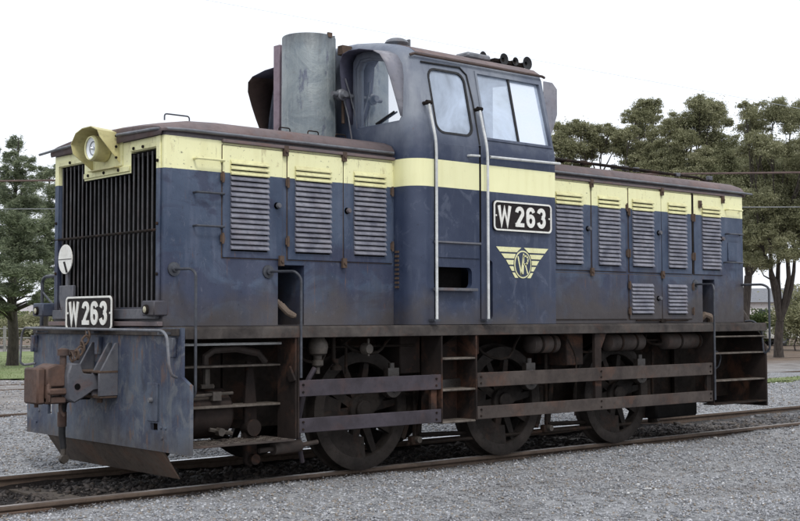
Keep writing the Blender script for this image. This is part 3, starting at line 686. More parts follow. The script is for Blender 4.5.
# number plates --------------------------------------------------------
def ribbon(mb, pts, w, y0, y1, closed=False):
    P_ = [Vector(p) for p in pts]; m = len(P_); A = []; B = []
    for i, p in enumerate(P_):
        if closed: d0 = (p-P_[i-1]).normalized(); d1 = (P_[(i+1) % m]-p).normalized()
        else:
            d1 = (P_[min(i+1, m-1)]-P_[min(i, m-2)]).normalized(); d0 = (P_[max(i, 1)]-P_[max(i-1, 0)]).normalized()
        t = (d0+d1).normalized(); n_ = Vector((-t.y, t.x)); k = w/2/max(.45, n_.dot(Vector((-d0.y, d0.x))))
        A.append(p+n_*k); B.append(p-n_*k)
    b = len(mb.v)
    for y in (y0, y1): mb.v += [(q.x, y, q.y) for q in A]+[(q.x, y, q.y) for q in B]
    N = m if closed else m-1
    for i in range(N):
        j = (i+1) % m
        mb.f += [(b+i, b+j, b+m+j, b+m+i), (b+2*m+i, b+2*m+j, b+3*m+j, b+3*m+i), (b+i, b+j, b+2*m+j, b+2*m+i), (b+m+i, b+m+j, b+3*m+j, b+3*m+i)]
    if not closed:
        for i in (0, m-1): mb.f.append((b+i, b+m+i, b+3*m+i, b+2*m+i))
    return mb
def el(cx, cz, rx, rz, a0, a1, n=14):
    return [(cx+rx*math.cos(math.radians(a0+(a1-a0)*k/n)), cz+rz*math.sin(math.radians(a0+(a1-a0)*k/n))) for k in range(n+1)]
def glyph(c):
    mb = MB(); w = .038; y0, y1 = -.013, -.006
    if c == 'W': ribbon(mb, [(-.075, .0975), (-.040, -.078), (0, .062), (.040, -.078), (.075, .0975)], .037, y0, y1)
    if c == '2':
        ribbon(mb, el(0, .0385, .042, .0425, 175, -25)+[(-.036, -.078)], w, y0, y1)
        ribbon(mb, [(-.059, -.0785), (.061, -.0785)], w, y0-.0005, y1)
    if c == '6':
        ribbon(mb, el(0, -.0335, .042, .047, 0, 360-18, 19), w, y0, y1, True)
        ribbon(mb, [(-.042, -.035), (-.042, .035)]+el(0, .0385, .042, .0425, 175, 15), w, y0-.0005, y1)
    if c == '3':
        ribbon(mb, el(0, .040, .040, .0405, 170, -75), w, y0, y1)
        ribbon(mb, el(0, -.036, .043, .0445, 80, -170), w, y0-.0005, y1)
    return mb
def plate(loc, rot):
    """plate lying in local XZ, facing -Y"""
    W, H = .815, .285
    pl = part('number_plate', MB().prism(rrect(-W/2, W/2, -H/2, H/2, .035), 'y', -.006, .012), M_BLACK, loc=loc, rot=rot, bevel=.003)
    o_ = rrect(-W/2, W/2, -H/2, H/2, .045, 6); i_ = rrect(-W/2+.016, W/2-.016, -H/2+.016, H/2-.016, .032, 6)
    mb = MB(); n = len(o_); y0, y1 = -.014, -.006
    mb.v = [(a, y0, b) for a, b in o_]+[(a, y0, b) for a, b in i_]+[(a, y1, b) for a, b in o_]+[(a, y1, b) for a, b in i_]
    for k in range(n):
        j = (k+1) % n; mb.f += [(k, j, n+j, n+k), (k, 2*n+k, 2*n+j, j), (n+k, n+j, 3*n+j, 3*n+k)]
    part('plate_border', mb, M_WHITE, parent=pl)
    for chs, cx in (('W', -.262), ('2', -.050), ('6', .105), ('3', .258)):
        part('lettering', glyph(chs), M_WHITE, parent=pl, loc=(cx, 0, 0))
    sc_ = MB()
    for x in (-.375, .375): sc_.lathe([(0, -.008), (.009, -.007), (.010, 0)], (x, -.006, 0), 'y', 8)
    part('screw', sc_, M_WHITE, parent=pl)
    return pl
plate((3.795, -1.252, 2.322), (0, 0, 0))
plate((-.095, .085, 1.395), (0, 0, -PI/2))
# emblem on cab
em = part('winged_emblem', MB().lathe([(0, -.004), (.128, -.004), (.128, 0), (0, 0)], (0, 0, 0), 'y', 40), M_EMB, loc=(3.805, -1.2395, 1.865))
em.scale = (.92, 1, 1.05)
part('emblem_field', MB().lathe([(0, -.0065), (.115, -.0065), (.115, -.004)], (0, 0, 0), 'y', 40), M_CAB, parent=em)
rows = [(.155, .110, .40, .345), (.094, .052, .325, .275), (.037, -.005, .255, .215), (-.02, -.062, .205, .165), (-.077, -.125, .16, .118)]
for zt_, zb_, wo_, wi_ in rows:
    for s in (-1, 1):
        def inner(z): return math.sqrt(max(.143**2-z*z, 0.0004))
        pts = [(s*wo_, zt_), (s*wi_, zb_), (s*max(inner(zb_), .02 if abs(zb_) > .14 else 0), zb_), (s*max(inner(zt_), .012), zt_)]
        part('wing_bar', MB().prism(pts, 'y', -.0032, 0), M_EMB, parent=em)
def stroke(pts, w=.013):
    mb = MB()
    for a, b in zip(pts, pts[1:]):
        d = Vector((b[0]-a[0], b[1]-a[1])); L = d.length; d.normalize(); n_ = Vector((-d.y, d.x))*w/2; A = Vector(a)-d*w*.3; B = Vector(b)+d*w*.3
        mb.prism([(A.x+n_.x, A.y+n_.y), (B.x+n_.x, B.y+n_.y), (B.x-n_.x, B.y-n_.y), (A.x-n_.x, A.y-n_.y)], 'y', -.0095, -.0066)
    return mb
part('lettering', stroke([(-.078, .068), (-.030, -.092), (.008, .095)], .017), M_EMB, parent=em)
part('lettering', stroke([(-.004, -.085), (.010, .078), (.050, .078), (.074, .056), (.070, .020), (.046, .002), (.004, 0)], .016), M_EMB, parent=em)
part('lettering', stroke([(.032, .0), (.066, -.080)], .016), M_EMB, parent=em)

# hood doors with louvres ---------------------------------------------
PITCHZ = .0535
def slat_mesh(w, mat, name='louvre_slat'):
    h = .046; d = .024; mb = MB()
    # pressed louvre: slopes out downwards, closed ends
    sec = [(0, h), (-.006, h-.002), (-d, .010), (-d+.002, .0), (-d+.008, .0), (-.004, h-.012), (0, h-.012)]
    mb.prism([(a, b) for a, b in sec], 'x', .0, w)
    # end cheeks
    ck = [(0, 0), (0, h), (-.006, h-.002), (-d, .010), (-d, 0)]
    mb.prism(ck, 'x', -.004, .0); mb.prism(ck, 'x', w, w+.004)
    return mb.mesh(name, mat)
knob_m = MB().lathe([(0, -.045), (.018, -.045), (.024, -.035), (.024, -.02), (.012, -.015), (.012, 0), (.03, 0)], (0, 0, 0), 'y', 14).mesh('door_knob', M_HATCH, True)
hinge_m = MB().cyl((0, -.012, -.045), (0, -.012, .045), .011, 8).box(-.02, .02, -.008, 0, -.03, .03).mesh('hinge', M_RUST2, True)
def door(x0, x1, z0, z1, louv, knob=None, hinge=None, n=None):
    y1 = -HW-.004; y0 = -HW-.014
    o = part('louvred_door' if louv else 'access_door', MB().box(x0, x1, y0, y1, z0, z1), M_BODY, bevel=.004)
    part('door_gap', MB().box(x0-.005, x1+.005, y1, -HW-.0005, z0-.005, z1+.005), M_RUST2, parent=o)
    if louv:
        a, b, c, d_ = louv; n = n or int(round((d_-c)/PITCHZ)); pz = (d_-c)/n
        ms, my = slat_mesh(b-a, M_SLAT), slat_mesh(b-a, M_SLATY)
        ms.transform(Matrix.Diagonal((1, 1, pz/PITCHZ, 1))); my.transform(Matrix.Diagonal((1, 1, pz/PITCHZ, 1)))
        for k in range(n):
            z = c+k*pz
            s = link('louvre_slat', my if z+.03 > 2.54 else ms, o, (a, y0, z))
            s.location.y -= random.uniform(0, .003); s.rotation_euler = (random.uniform(-.06, .06), random.uniform(-.003, .003), 0)
        part('louvre_slot', MB().box(a+.005, b-.005, y0-.002, y0-.0005, c-.012, d_-.02), M_DARK, parent=o)
    if knob: link('door_knob', knob_m, o, (knob[0], y0, knob[1]))
    for hx, hz in hinge or []: link('hinge', hinge_m, o, (hx, y0, hz))
    return o
door(.539, 1.14, 1.845, 2.765, (.615, .985, 1.912, 2.656), (1.08, 2.296), [(.535, 2.5), (.535, 2.0)], 17)
door(1.194, 1.795, 1.845, 2.765, (1.272, 1.649, 1.912, 2.656), None, [(1.19, 2.5), (1.19, 2.0)], 17)
door(1.805, 2.37, 1.845, 2.765, (1.919, 2.278, 1.912, 2.656), (1.84, 2.295), [(2.365, 2.5), (2.365, 2.0)], 17)
door(4.34, 5.145, 1.845, 2.765, (4.60, 5.005, 1.912, 2.656), (5.104, 2.287), None, 17)
door(5.175, 5.755, 1.845, 2.765, (5.279, 5.627, 1.912, 2.656), None, [(5.76, 2.55), (5.76, 2.05)], 17)
door(5.80, 6.375, 1.845, 2.765, (5.857, 6.217, 1.912, 2.656), (6.322, 2.295), [(5.795, 2.5), (5.795, 2.05)], 17)
door(6.385, 6.95, 1.845, 2.765, (6.502, 6.83, 1.912, 2.656), None, [(6.955, 2.5), (6.955, 2.05)], 17)
door(6.995, 7.565, 1.845, 2.765, (7.149, 7.50, 1.912, 2.656), (7.536, 2.277), [(6.99, 2.5), (6.99, 2.05)], 17)
door(5.80, 6.375, 1.33, 1.815, (5.832, 6.20, 1.394, 1.727), (6.308, 1.561), [(5.795, 1.7), (5.795, 1.42)], 8)
door(6.385, 6.95, 1.33, 1.815, (6.484, 6.819, 1.394, 1.727), None, [(6.955, 1.7), (6.955, 1.42)], 8)
door(4.34, 5.76, 1.33, 1.815, None)
# latches
latch = MB().box(-.022, .022, -.03, -.002, -.04, .045).cyl((0, -.03, .0), (0, -.042, .0), .014, 8).mesh('latch', M_RUST2)
for x, z in ((1.165, 2.765), (1.80, 2.77), (1.12, 1.83), (1.8, 1.83), (5.16, 2.77), (6.38, 2.76), (5.16, 1.83), (6.38, 1.825), (7.56, 2.74), (7.10, 2.66)):
    link('latch', latch, ROOT, (x, -HW-.008, z))
part('door_seam', MB().box(6.96, 6.985, -HW-.014, -HW-.002, 1.85, 2.78), M_UNDER)
part('catch_rod', MB().cyl((5.9, -HW-.02, 1.315), (6.85, -HW-.02, 1.315), .008, 6).box(6.34, 6.42, -HW-.03, -HW, 1.295, 1.335), M_UNDER)
# rungs
def rung(x0, x1, z, mat, out=.06):
    return MB().tube(bend([(x0, -HW+.005, z), (x0, -HW-out, z), (x1, -HW-out, z), (x1, -HW+.005, z)], .02), .010, 6), mat
for x0, x1, z, mt in ((.27, .53, 2.63, M_YELF), (.27, .53, 2.358, M_RAILTUBE), (.27, .53, 2.09, M_RAILTUBE), (7.64, 7.93, 2.63, M_YELF), (7.64, 7.93, 2.34, M_RAILTUBE), (7.60, 7.92, 2.0, M_RAILTUBE)):
    mb, mm = rung(x0, x1, z, mt); part('rung', mb, mm, smooth=True)
part('cover_panel', MB().box(7.68, 7.86, -HW-.012, -HW-.002, 2.02, 2.24), M_BODY, bevel=.003)
# sand filler bag in front opening, hose in rear one
bg_ = MB()
for k in range(4):
    o_ = k*.028
    bg_.tube([(1.12+o_, -.88, 1.52-o_*.6), (1.15+o_, -.91, 1.46-o_*.6), (1.21+o_, -.93, 1.40-o_*.4), (1.27+o_*.4, -.93, 1.36)], [.014, .022, .025, .014], 8)
part('filter_bag', bg_, M_BOOT, smooth=True)
part('hose_end', MB().tube([(7.19, -.85, 1.30), (7.25, -.92, 1.38), (7.33, -.93, 1.36), (7.38, -.9, 1.30)], .04, 8), M_BOOT, smooth=True)
# handrails on posts
def disc(x, z, y=-HW): return MB().lathe([(0, -.035), (.025, -.032), (.03, -.015), (.055, -.012), (.058, 0), (0, 0)], (x, y, z), 'y', 16)
h = part('handrail', MB().tube(bend([(.093, -HW, 1.739), (.10, -1.20, 1.735), (.10, -1.265, 1.70), (.10, -1.268, .78), (.09, -1.25, .74)], .07), .0115, 8), M_RAILTUBE, smooth=True)
part('rail_flange', disc(.093, 1.739), M_RAILTUBE, parent=h, smooth=True)
h = part('handrail', MB().tube(bend([(.99, -HW, 1.739), (1.02, -1.0, 1.74), (1.07, -1.24, 1.735), (1.11, -1.268, 1.68), (1.11, -1.268, .86)], .06), .0115, 8), M_RAILTUBE, smooth=True)
part('rail_flange', disc(1.0, 1.739), M_RAILTUBE, parent=h, smooth=True)
h = part('handrail', MB().tube(bend([(7.02, -HW, 1.73), (6.99, -1.0, 1.73), (6.95, -1.24, 1.725), (6.93, -1.268, 1.67), (6.93, -1.268, .42)], .06), .0115, 8), M_RAILTUBE, smooth=True)
part('rail_flange', disc(7.02, 1.73), M_RAILTUBE, parent=h, smooth=True)
part('handrail', MB().tube(bend([(.05, HW, 1.739), (.05, 1.22, 1.735), (.05, 1.285, 1.70), (.05, 1.285, 1.27)], .07), .016, 8).cyl((.05, 1.285, 1.60), (.05, .96, 1.42), .009, 6), M_RAILTUBE, smooth=True)
part('handrail', MB().tube(bend([(7.96, -HW, 1.74), (8.0, -1.22, 1.74), (8.02, -1.29, 1.70), (8.02, -1.29, .97), (8.02, -1.22, .92)], .07), .014, 8), M_RAILTUBE, smooth=True)
part('grab_handle', MB().tube(bend([(8.0, -.97, 1.30), (8.0, -1.08, 1.31), (8.0, -1.19, 1.22), (8.0, -1.22, .93)], .07), .012, 8), M_RAILTUBE, smooth=True)

# cab ----------------------------------------------------------------------
def cab_profile(ins=0., dz=0.):
    half = [(1.238, 1.289), (1.238, 2.96), (1.20, 3.14), (1.065, 3.74), (1.03, 3.81), (.95, 3.865), (.80, 3.915), (.60, 3.96), (.30, 4.0), (0, 4.01)]
    out = []
    for a, b in half:
        aa = max(a-ins, 0) if a > .3 else a*(1-ins); bb = b
        if b > 3.7: bb = b-dz
        out.append((aa, bb))
    return [(-a, b) for a, b in out]+[(a, b) for a, b in out[::-1][1:]]
XC, XF, XR = 2.40, 2.575, 4.315
secs = []
R = .17
for t in (0, 15, 32, 50, 70, 90):
    a = math.radians(t); secs.append((XC+R*(1-math.sin(a)) if False else XC+R*(1-math.cos(a)), cab_profile(R*(1-math.sin(a)), R*.55*(1-math.sin(a)))))
secs += [(XR-.03, cab_profile()), (XR, cab_profile(.025, .02))]
outer = loft(secs)
inn = []
for x, i in ((XC+.05, .20), (XC+.12, .09), (XC+.2, .05), (XR-.06, .05)):
    p = [(a, (b if b > 1.4 else 1.34)-(.05 if b > 3.7 else 0)) for a, b in cab_profile(i, (i-.05)*.5)]
    inn.append((x, p))
inner = loft(inn)
# window cutters
side_win = [(3.325, 3.05), (4.255, 3.05), (4.235, 3.705), (3.335, 3.705)]
front_win = rrect(-1.06, -.42, 3.13, 3.79, .10)
def fwin(s, g=0, top=3.80):
    # front window opening following the roof curve
    pts = [(-.40+g, 3.15-g), (-.40+g, 3.72+g), (-.46, 3.80+g), (-.60, 3.80+g), (-.86, 3.745+g), (-.97-g, 3.66+g), (-1.02-g, 3.50), (-1.065-g, 3.20), (-1.03-g, 3.135-g), (-.45, 3.13-g)]
    return [(s*-a if s > 0 else a, b) for a, b in pts]
cut = [inner]
for s in (-1, 1):
    cut.append(MB().prism(side_win, 'y', s*1.5, s*.8))
    cut.append(MB().prism(fwin(s), 'x', 2.2, 2.75))
    cut.append(MB().prism([(s*.35, 3.15), (s*1.0, 3.13), (s*.95, 3.68), (s*.80, 3.75), (s*.35, 3.78)], 'x', 4.2, 4.5))
# door recess outline, slot, step recess
cut.append(MB().prism(rrect(2.70, 3.155, 3.06, 3.66, .09), 'y', -1.5, -.8))
cut.append(MB().prism(rrect(2.70, 3.155, 3.06, 3.66, .09), 'y', 1.5, .8))
cut.append(MB().prism(rrect(3.312, 3.392, 1.335, 1.895, .038), 'y', -1.5, -1.16))
cut.append(MB().prism(rrect(2.634, 3.116, 1.625, 1.815, .05), 'y', -1.5, -1.10))
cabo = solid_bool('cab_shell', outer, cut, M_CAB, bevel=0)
# dark seams on door outline: door panel proud of body
dr = part('cab_door', MB().prism([(2.655, 1.90), (3.21, 1.90), (3.21, 2.95), (2.655, 2.95)], 'y', -1.249, -1.2385), M_CAB, bevel=.003)
def seam(pts, w=.012, y=-1.2385, d=.006):
    mb = MB()
    for a, b in zip(pts, pts[1:]):
        A = Vector(a); B = Vector(b); D = (B-A).normalized(); N = Vector((-D.y, D.x))*w/2
        mb.prism([(A.x+N.x, A.y+N.y), (B.x+N.x, B.y+N.y), (B.x-N.x, B.y-N.y), (A.x-N.x, A.y-N.y)], 'y', y-d, y)
    return mb
part('door_seam', seam([(3.226, 2.06), (3.226, 2.97)], .024, -1.239, .004), M_DARK, parent=dr)
part('door_seam', seam([(2.644, 1.34), (2.644, 2.97)], .008, -1.239, .003), M_DARK, parent=dr)
part('door_seam', seam([(3.23, 1.34), (3.23, 2.04)], .007, -1.239, .003), M_DARK, parent=dr)
part('door_ledge', MB().prism([(-1.268, 2.035), (-1.2386, 2.025), (-1.2386, 2.055), (-1.262, 2.048)], 'x', 2.63, 3.22), M_HATCH, parent=dr, bevel=.003)
part('door_handle', MB().tube(bend([(3.06, -1.24, 2.86), (3.06, -1.285, 2.86), (3.18, -1.285, 2.865)], .02), .011, 8), M_WHITERAIL, parent=dr, smooth=True)
part('cab_step', MB().box(2.62, 3.13, -1.31, -1.14, 1.595, 1.622), M_HATCH, bevel=.004)
part('cab_step_back', MB().box(2.64, 3.11, -1.10, -1.095, 1.62, 1.82), M_DARK)
part('slot_back', MB().box(3.30, 3.40, -1.16, -1.155, 1.33, 1.90), M_DARK)
part('slot_rod', MB().cyl((3.33, -1.20, 1.36), (3.33, -1.20, 1.75), .012, 6), M_BRASS)
# upper sloping side helpers: y of cab side at height z
def ys(z, s=-1, off=0):
    pts = [(2.96, 1.238), (3.14, 1.20), (3.74, 1.065)]
    if z <= 2.96: y = 1.238
    elif z <= 3.14: y = 1.238-(z-2.96)/.18*.038
    else: y = 1.20-(z-3.14)/.60*.135
    return s*(y+off)
def side_ring(outl, innr, off0, off1, s=-1):
    mb = MB(); n = len(outl)
    mb.v = [(x, ys(z, s, off1), z) for x, z in outl]+[(x, ys(z, s, off1), z) for x, z in innr]+[(x, ys(z, s, off0), z) for x, z in outl]+[(x, ys(z, s, off0), z) for x, z in innr]
    for k in range(n):
        j = (k+1) % n; mb.f += [(k, j, n+j, n+k), (k, 2*n+k, 2*n+j, j), (n+k, n+j, 3*n+j, 3*n+k), (2*n+k, 2*n+j, 3*n+j, 3*n+k)]
    return mb
for s in (-1, 1):
    # door window
    o_ = rrect(2.685, 3.17, 3.045, 3.675, .10); i_ = rrect(2.705, 3.15, 3.065, 3.655, .085)
    fr_ = part('cab_window', side_ring(o_, i_, -.02, .006, s), M_RUBBER)
    g = MB(); g.v = [(x, ys(z, s, -.012), z) for x, z in i_]; g.f = [tuple(range(len(i_)))]
    part('pane', g, M_GLASS, parent=fr_)
    # side sliding windows
    o_ = [(3.31, 3.035), (4.27, 3.035), (4.25, 3.72), (3.32, 3.72)]; i_ = [(3.335, 3.06), (4.245, 3.06), (4.225, 3.695), (3.345, 3.695)]
    fr_ = part('cab_window', side_ring(o_, i_, -.02, .010, s), M_CAB)
    for a, b in ((3.335, 3.80), (3.80, 4.245)):
        g = MB(); g.v = [(x, ys(z, s, -.015 if a < 3.5 else -.025), z) for x, z in [(a, 3.06), (b, 3.06), (b-.01, 3.695), (a+.01, 3.695)]]; g.f = [(0, 1, 2, 3)]
        part('pane', g, M_GLASS, parent=fr_)
    mb = MB(); mb.v = [(x, ys(z, s, o), z) for z in (3.06, 3.695) for x, o in ((3.778, -.02), (3.800, -.02), (3.800, .002), (3.778, .002))]
    mb.f = [(0, 1, 2, 3), (4, 5, 6, 7), (0, 1, 5, 4), (1, 2, 6, 5), (2, 3, 7, 6), (3, 0, 4, 7)]
    part('window_divider', mb, M_RUBBER, parent=fr_)
    # front window: frame liner + pane set back
    fo = fwin(s, .0); fi = fwin(s, -.022)
    n = len(fo); mb = MB(); x0_, x1_ = 2.42, 2.46
    mb.v = [(x0_, a, b) for a, b in fo]+[(x0_, a, b) for a, b in fi]+[(x1_, a, b) for a, b in fo]+[(x1_, a, b) for a, b in fi]
    for k in range(n):
        j = (k+1) % n; mb.f += [(k, j, n+j, n+k), (n+k, n+j, 3*n+j, 3*n+k), (2*n+k, 2*n+j, 3*n+j, 3*n+k)]
    fr_ = part('front_window', mb, M_CAB)
    g = MB(); g.v = [(2.452, a, b) for a, b in fo]; g.f = [tuple(range(n))]
    part('pane', g, M_GLASSF, parent=fr_)
    if s < 0: part('wiper', MB().cyl((2.44, -.52, 3.10), (2.44, -.86, 3.23), .006, 6).cyl((2.435, -.66, 3.165), (2.435, -.92, 3.25), .009, 6), M_RUBBER, parent=fr_)
    # rear window
    g = MB(); g.v = [(4.285, s*.35, 3.15), (4.285, s*1.0, 3.13), (4.285, s*.95, 3.68), (4.285, s*.80, 3.75), (4.285, s*.35, 3.78)]; g.f = [(0, 1, 2, 3, 4)]
    part('rear_window', g, M_GLASS)
    # wind wings front and back
    # hood round the front window: outer cheek, roof strip, inner cheek
    lst = [(-1.062, 3.20, .015), (-1.060, 3.30, .06), (-1.052, 3.42, .11), (-1.040, 3.55, .16), (-1.015, 3.68, .21), (-.965, 3.765, .235), (-.88, 3.81, .24), (-.70, 3.85, .22), (-.52, 3.865, .20), (-.42, 3.85, .19), (-.365, 3.79, .18), (-.36, 3.66, .17), (-.36, 3.45, .14), (-.36, 3.30, .08), (-.36, 3.20, .02)]
    lst = [(a, b, d*(1.25 if s > 0 else (.76 if a < -.8 else .9))) for a, b, d in lst]
    mb = MB(); n = len(lst); root_x = [2.455 if a < -1.0 else (2.43 if a < -.9 else 2.405) for a, b, d in lst]
    mb.v = [(x_r, -s*a, b) for (a, b, d), x_r in zip(lst, root_x)]+[(2.40-d, -s*a*(1.0 if a > -.9 else 1.0), b-.015) for a, b, d in lst]
    mb.f = [(k, k+1, n+k+1, n+k) for k in range(n-1)]
    for fs_, mt_ in ((mb.f[:6], M_VISOR if s < 0 else M_SHIELD), (mb.f[6:], M_HOODIN)):
        m2_ = MB(); m2_.v = mb.v; m2_.f = fs_; me_ = m2_.mesh('window_hood', mt_, True)
        bm_ = bmesh.new(); bm_.from_mesh(me_); bmesh.ops.delete(bm_, geom=[v for v in bm_.verts if not v.link_faces], context='VERTS'); bm_.to_mesh(me_); bm_.free()
        vz = link('window_hood', me_, ROOT); m = vz.modifiers.new('s', 'SOLIDIFY'); m.thickness = .008; m.offset = 0
    part('wind_wing', MB().prism([(4.30, 3.16), (4.42, 3.22), (4.50, 3.42), (4.50, 3.68), (4.43, 3.74), (4.30, 3.74)], 'y', s*1.075, s*1.088), M_VISOR, bevel=.003)
# gutter over the side, roof seam
part('cab_gutter', MB().tube([(2.50, -1.065, 3.765), (2.54, -1.082, 3.780), (4.28, -1.082, 3.785), (4.325, -1.07, 3.78)], .014, 8), M_SHIELD, smooth=True)
part('cab_roof_skin', (lambda mb: mb)(loft([(2.60, [(a, b+.004) for a, b in cab_profile() if b > 3.8]+[(a*.98, b-.004) for a, b in cab_profile()[::-1] if b > 3.8]), (4.30, [(a, b+.004) for a, b in cab_profile() if b > 3.8]+[(a*.98, b-.004) for a, b in cab_profile()[::-1] if b > 3.8])])), M_ROOF, smooth=True)
# door frame rain strip
part('door_rain_strip', MB().tube([(2.62, ys(3.70, off=.006), 3.715), (3.12, ys(3.71, off=.006), 3.725), (3.20, ys(3.66, off=.006), 3.66), (3.225, ys(3.4, off=.006), 3.40), (3.228, ys(3.0, off=.006), 2.98)], .009, 6), M_RUBBER, smooth=True)
# white grab rails
for x0_, zt_, x1_ in ((2.60, 3.30, 2.605), (3.255, 3.31, 3.265)):
    h = part('cab_handrail', MB().tube(bend([(x0_-.02, ys(zt_, off=.07), zt_), (x0_, ys(2.98, off=.07), 2.97), (x1_, -1.306, 2.85), (x1_, -1.306, 1.33)], .10), .0135, 10), M_WHITERAIL, smooth=True)
    part('rail_bracket', MB().cyl((x0_-.02, ys(zt_, off=-.005), zt_+.01), (x0_-.02, ys(zt_, off=.075), zt_+.01), .018, 8).cyl((x0_-.05, ys(zt_, off=.07), zt_+.012), (x0_+.01, ys(zt_, off=.07), zt_+.012), .02, 8), M_UNDER, parent=h)
    part('rail_bracket', MB().box(x1_-.04, x1_+.04, -1.32, -1.24, 1.318, 1.338), M_RAILTUBE, parent=h)
h = part('window_rail', MB().tube([(3.32, -1.285, 2.868), (4.31, -1.285, 2.882)], .013, 8), M_WHITERAIL, smooth=True)
part('rail_bracket', MB().cyl((3.33, -1.235, 2.868), (3.33, -1.29, 2.868), .012, 8).cyl((4.28, -1.235, 2.882), (4.28, -1.29, 2.882), .012, 8), M_RAILTUBE, parent=h)
# rusty vent on cab front corner
vt = MB()
for k in range(9):
    vt.box(2.395-.006, 2.395, -1.03-.0, -.975, 1.62+k*.04, 1.64+k*.04)
part('corner_vent', vt, M_RUST2)['kind'] = 'stuff'
# cab roof fittings and horns
def ridge(y):
    pr = cab_profile(); pts = sorted([(-a, b) for a, b in pr if a <= 0]); ya = abs(y)
    for (a0, b0), (a1, b1) in zip(pts, pts[1:]):
        if a0 <= ya <= a1 and a1 > a0: return b0+(b1-b0)*(ya-a0)/(a1-a0)
    return 4.0
part('roof_vent', MB().lathe([(0, .045), (.07, .04), (.10, .025), (.115, .0), (.09, -.03)], (2.66, -.70, ridge(.70)+.015), 'z', 20).box(2.80, 2.82, -.72, -.68, 3.93, 4.01), M_GALV, smooth=True)
part('roof_vent', MB().box(3.45, 3.78, -.86, -.66, 3.90, 3.965), M_GALV, bevel=.02)
for x, sz, L in ((3.80, .050, .04), (4.07, .062, .06), (4.24, .045, .06), (4.40, .070, .07)):
    hn = MB().lathe([(0, .02), (.018, .01), (.02, -L), (.03, -L*1.35), (sz, -L*1.6), (sz-.006, -L*1.58), (.02, -L*1.3)], (x, -.66, 3.985), 'y', 16)
    hn.cyl((x, -.66, 3.9), (x, -.66, 4.0), .014, 6)
    part('air_horn', hn, M_RUBBER, smooth=True)
part('horn_pipe', MB().box(3.95, 4.44, -.74, -.60, 3.95, 3.985), M_UNDER)
# cab interior
part('cab_floor', MB().box(2.5, 4.25, -1.15, 1.15, 1.30, 1.32), M_INT)
ct = part('control_desk', MB().box(2.62, 2.95, -.55, .75, 1.32, 2.95).box(2.95, 3.10, .1, .6, 2.2, 2.9), M_INT, bevel=.02)
part('gauge', MB().lathe([(0, .0), (.06, 0), (.06, -.03)], (2.96, 0.3, 2.97), 'x', 12), M_UNDER, parent=ct)
part('driver_seat', MB().box(3.5, 3.95, -.85, -.45, 2.1, 2.2).box(3.88, 3.97, -.85, -.45, 2.2, 2.85).box(3.66, 3.76, -.70, -.6, 1.32, 2.1), M_SHIELD, bevel=.02)
part('electrical_cabinet', MB().box(3.85, 4.22, .15, .9, 1.32, 3.1), M_INT, bevel=.01)

# exhaust stack and box
st = part('exhaust_stack', MB().lathe([(.262, 0), (.258, 1.025), (.252, 1.035), (.244, 1.035), (.244, .5)], (2.118, -.04, 3.0), 'z', 48), M_STACK, smooth=True)
part('stack_inner', MB().lathe([(0, 0), (.243, 0)], (2.118, -.04, 3.55), 'z', 24), M_DARK, parent=st)
part('stack_seam', MB().box(2.245, 2.262, -.262, -.235, 3.02, 4.04), M_STACK, parent=st)
part('stack_clip', MB().box(2.15, 2.20, -.30, -.28, 4.01, 4.055), M_RUST2, parent=st)
part('exhaust_box', MB().box(1.97, 2.12, .235, .335, 3.0, 4.0), M_PINK, bevel=.004)
part('stack_bracket', MB().box(2.30, 2.42, -.33, -.25, 3.86, 3.95).cyl((2.33, -.30, 3.2), (2.33, -.30, 3.9), .018, 8), M_RUST2, bevel=.004)
lp = part('stack_valve', MB().lathe([(0, -.10), (.03, -.10), (.04, -.06), (.055, -.05), (.055, -.01), (.03, 0), (.03, .05)], (2.26, -.33, 3.46), 'y', 16).cyl((2.15, -.36, 3.46), (2.40, -.36, 3.46), .025, 10), M_GALV, smooth=True)
part('valve_cable', MB().tube([(2.3, -.37, 3.62), (2.33, -.39, 3.5), (2.40, -.39, 3.3), (2.44, -.40, 3.05)], .008, 6).tube([(2.28, -.36, 3.45), (2.33, -.38, 3.25), (2.36, -.40, 3.02)], .007, 6), M_GALV, smooth=True, parent=lp)

# steps and side bars -----------------------------------------------------
ws = part('step_wall', MB().box(1.065, 1.083, -FY, -1.0, .36, 1.192), M_STEPB, bevel=.003)
part('step_wall_flange', MB().box(1.085, 1.10, -FY-.01, -FY+.06, .37, 1.19), M_STEPB, parent=ws)
part('rail_foot', MB().prism([(-1.275, .84), (-1.20, .96), (-1.15, .90), (-1.20, .82)], 'x', 1.04, 1.063), M_STEPB, parent=ws, bevel=.004)
part('step_back_wall', MB().box(.72, 1.06, -.70, -.66, .5, 1.18), M_UNDER)
part('step_tread', MB().box(.03, 1.063, -1.05, -.90, .955, .972), M_TREAD, bevel=.004)
part('step_tread', MB().box(.03, 1.063, -1.05, -.86, .630, .650), M_TREAD, bevel=.004)
bt_ = part('step_tread', MB().box(.0, 1.063, -FY, -.82, .345, .362), M_BAR, bevel=.003)
ck = MB()
for i in range(13):
    for j in range(6):
        x = .06+i*.077; y = -1.21+j*.066; a = .018 if (i+j) % 2 else -.018
        ck.prism([(x-.022, y-a), (x-.018, y-a-.006), (x+.022, y+a), (x+.018, y+a+.006)], 'z', .3622, .368)
part('tread_pattern', ck, M_TREAD, parent=bt_)['kind'] = 'stuff'
part('step_rod', MB().cyl((.0, -1.05, 1.142), (1.07, -1.05, 1.142), .011, 8), M_WHITERAIL, smooth=True)
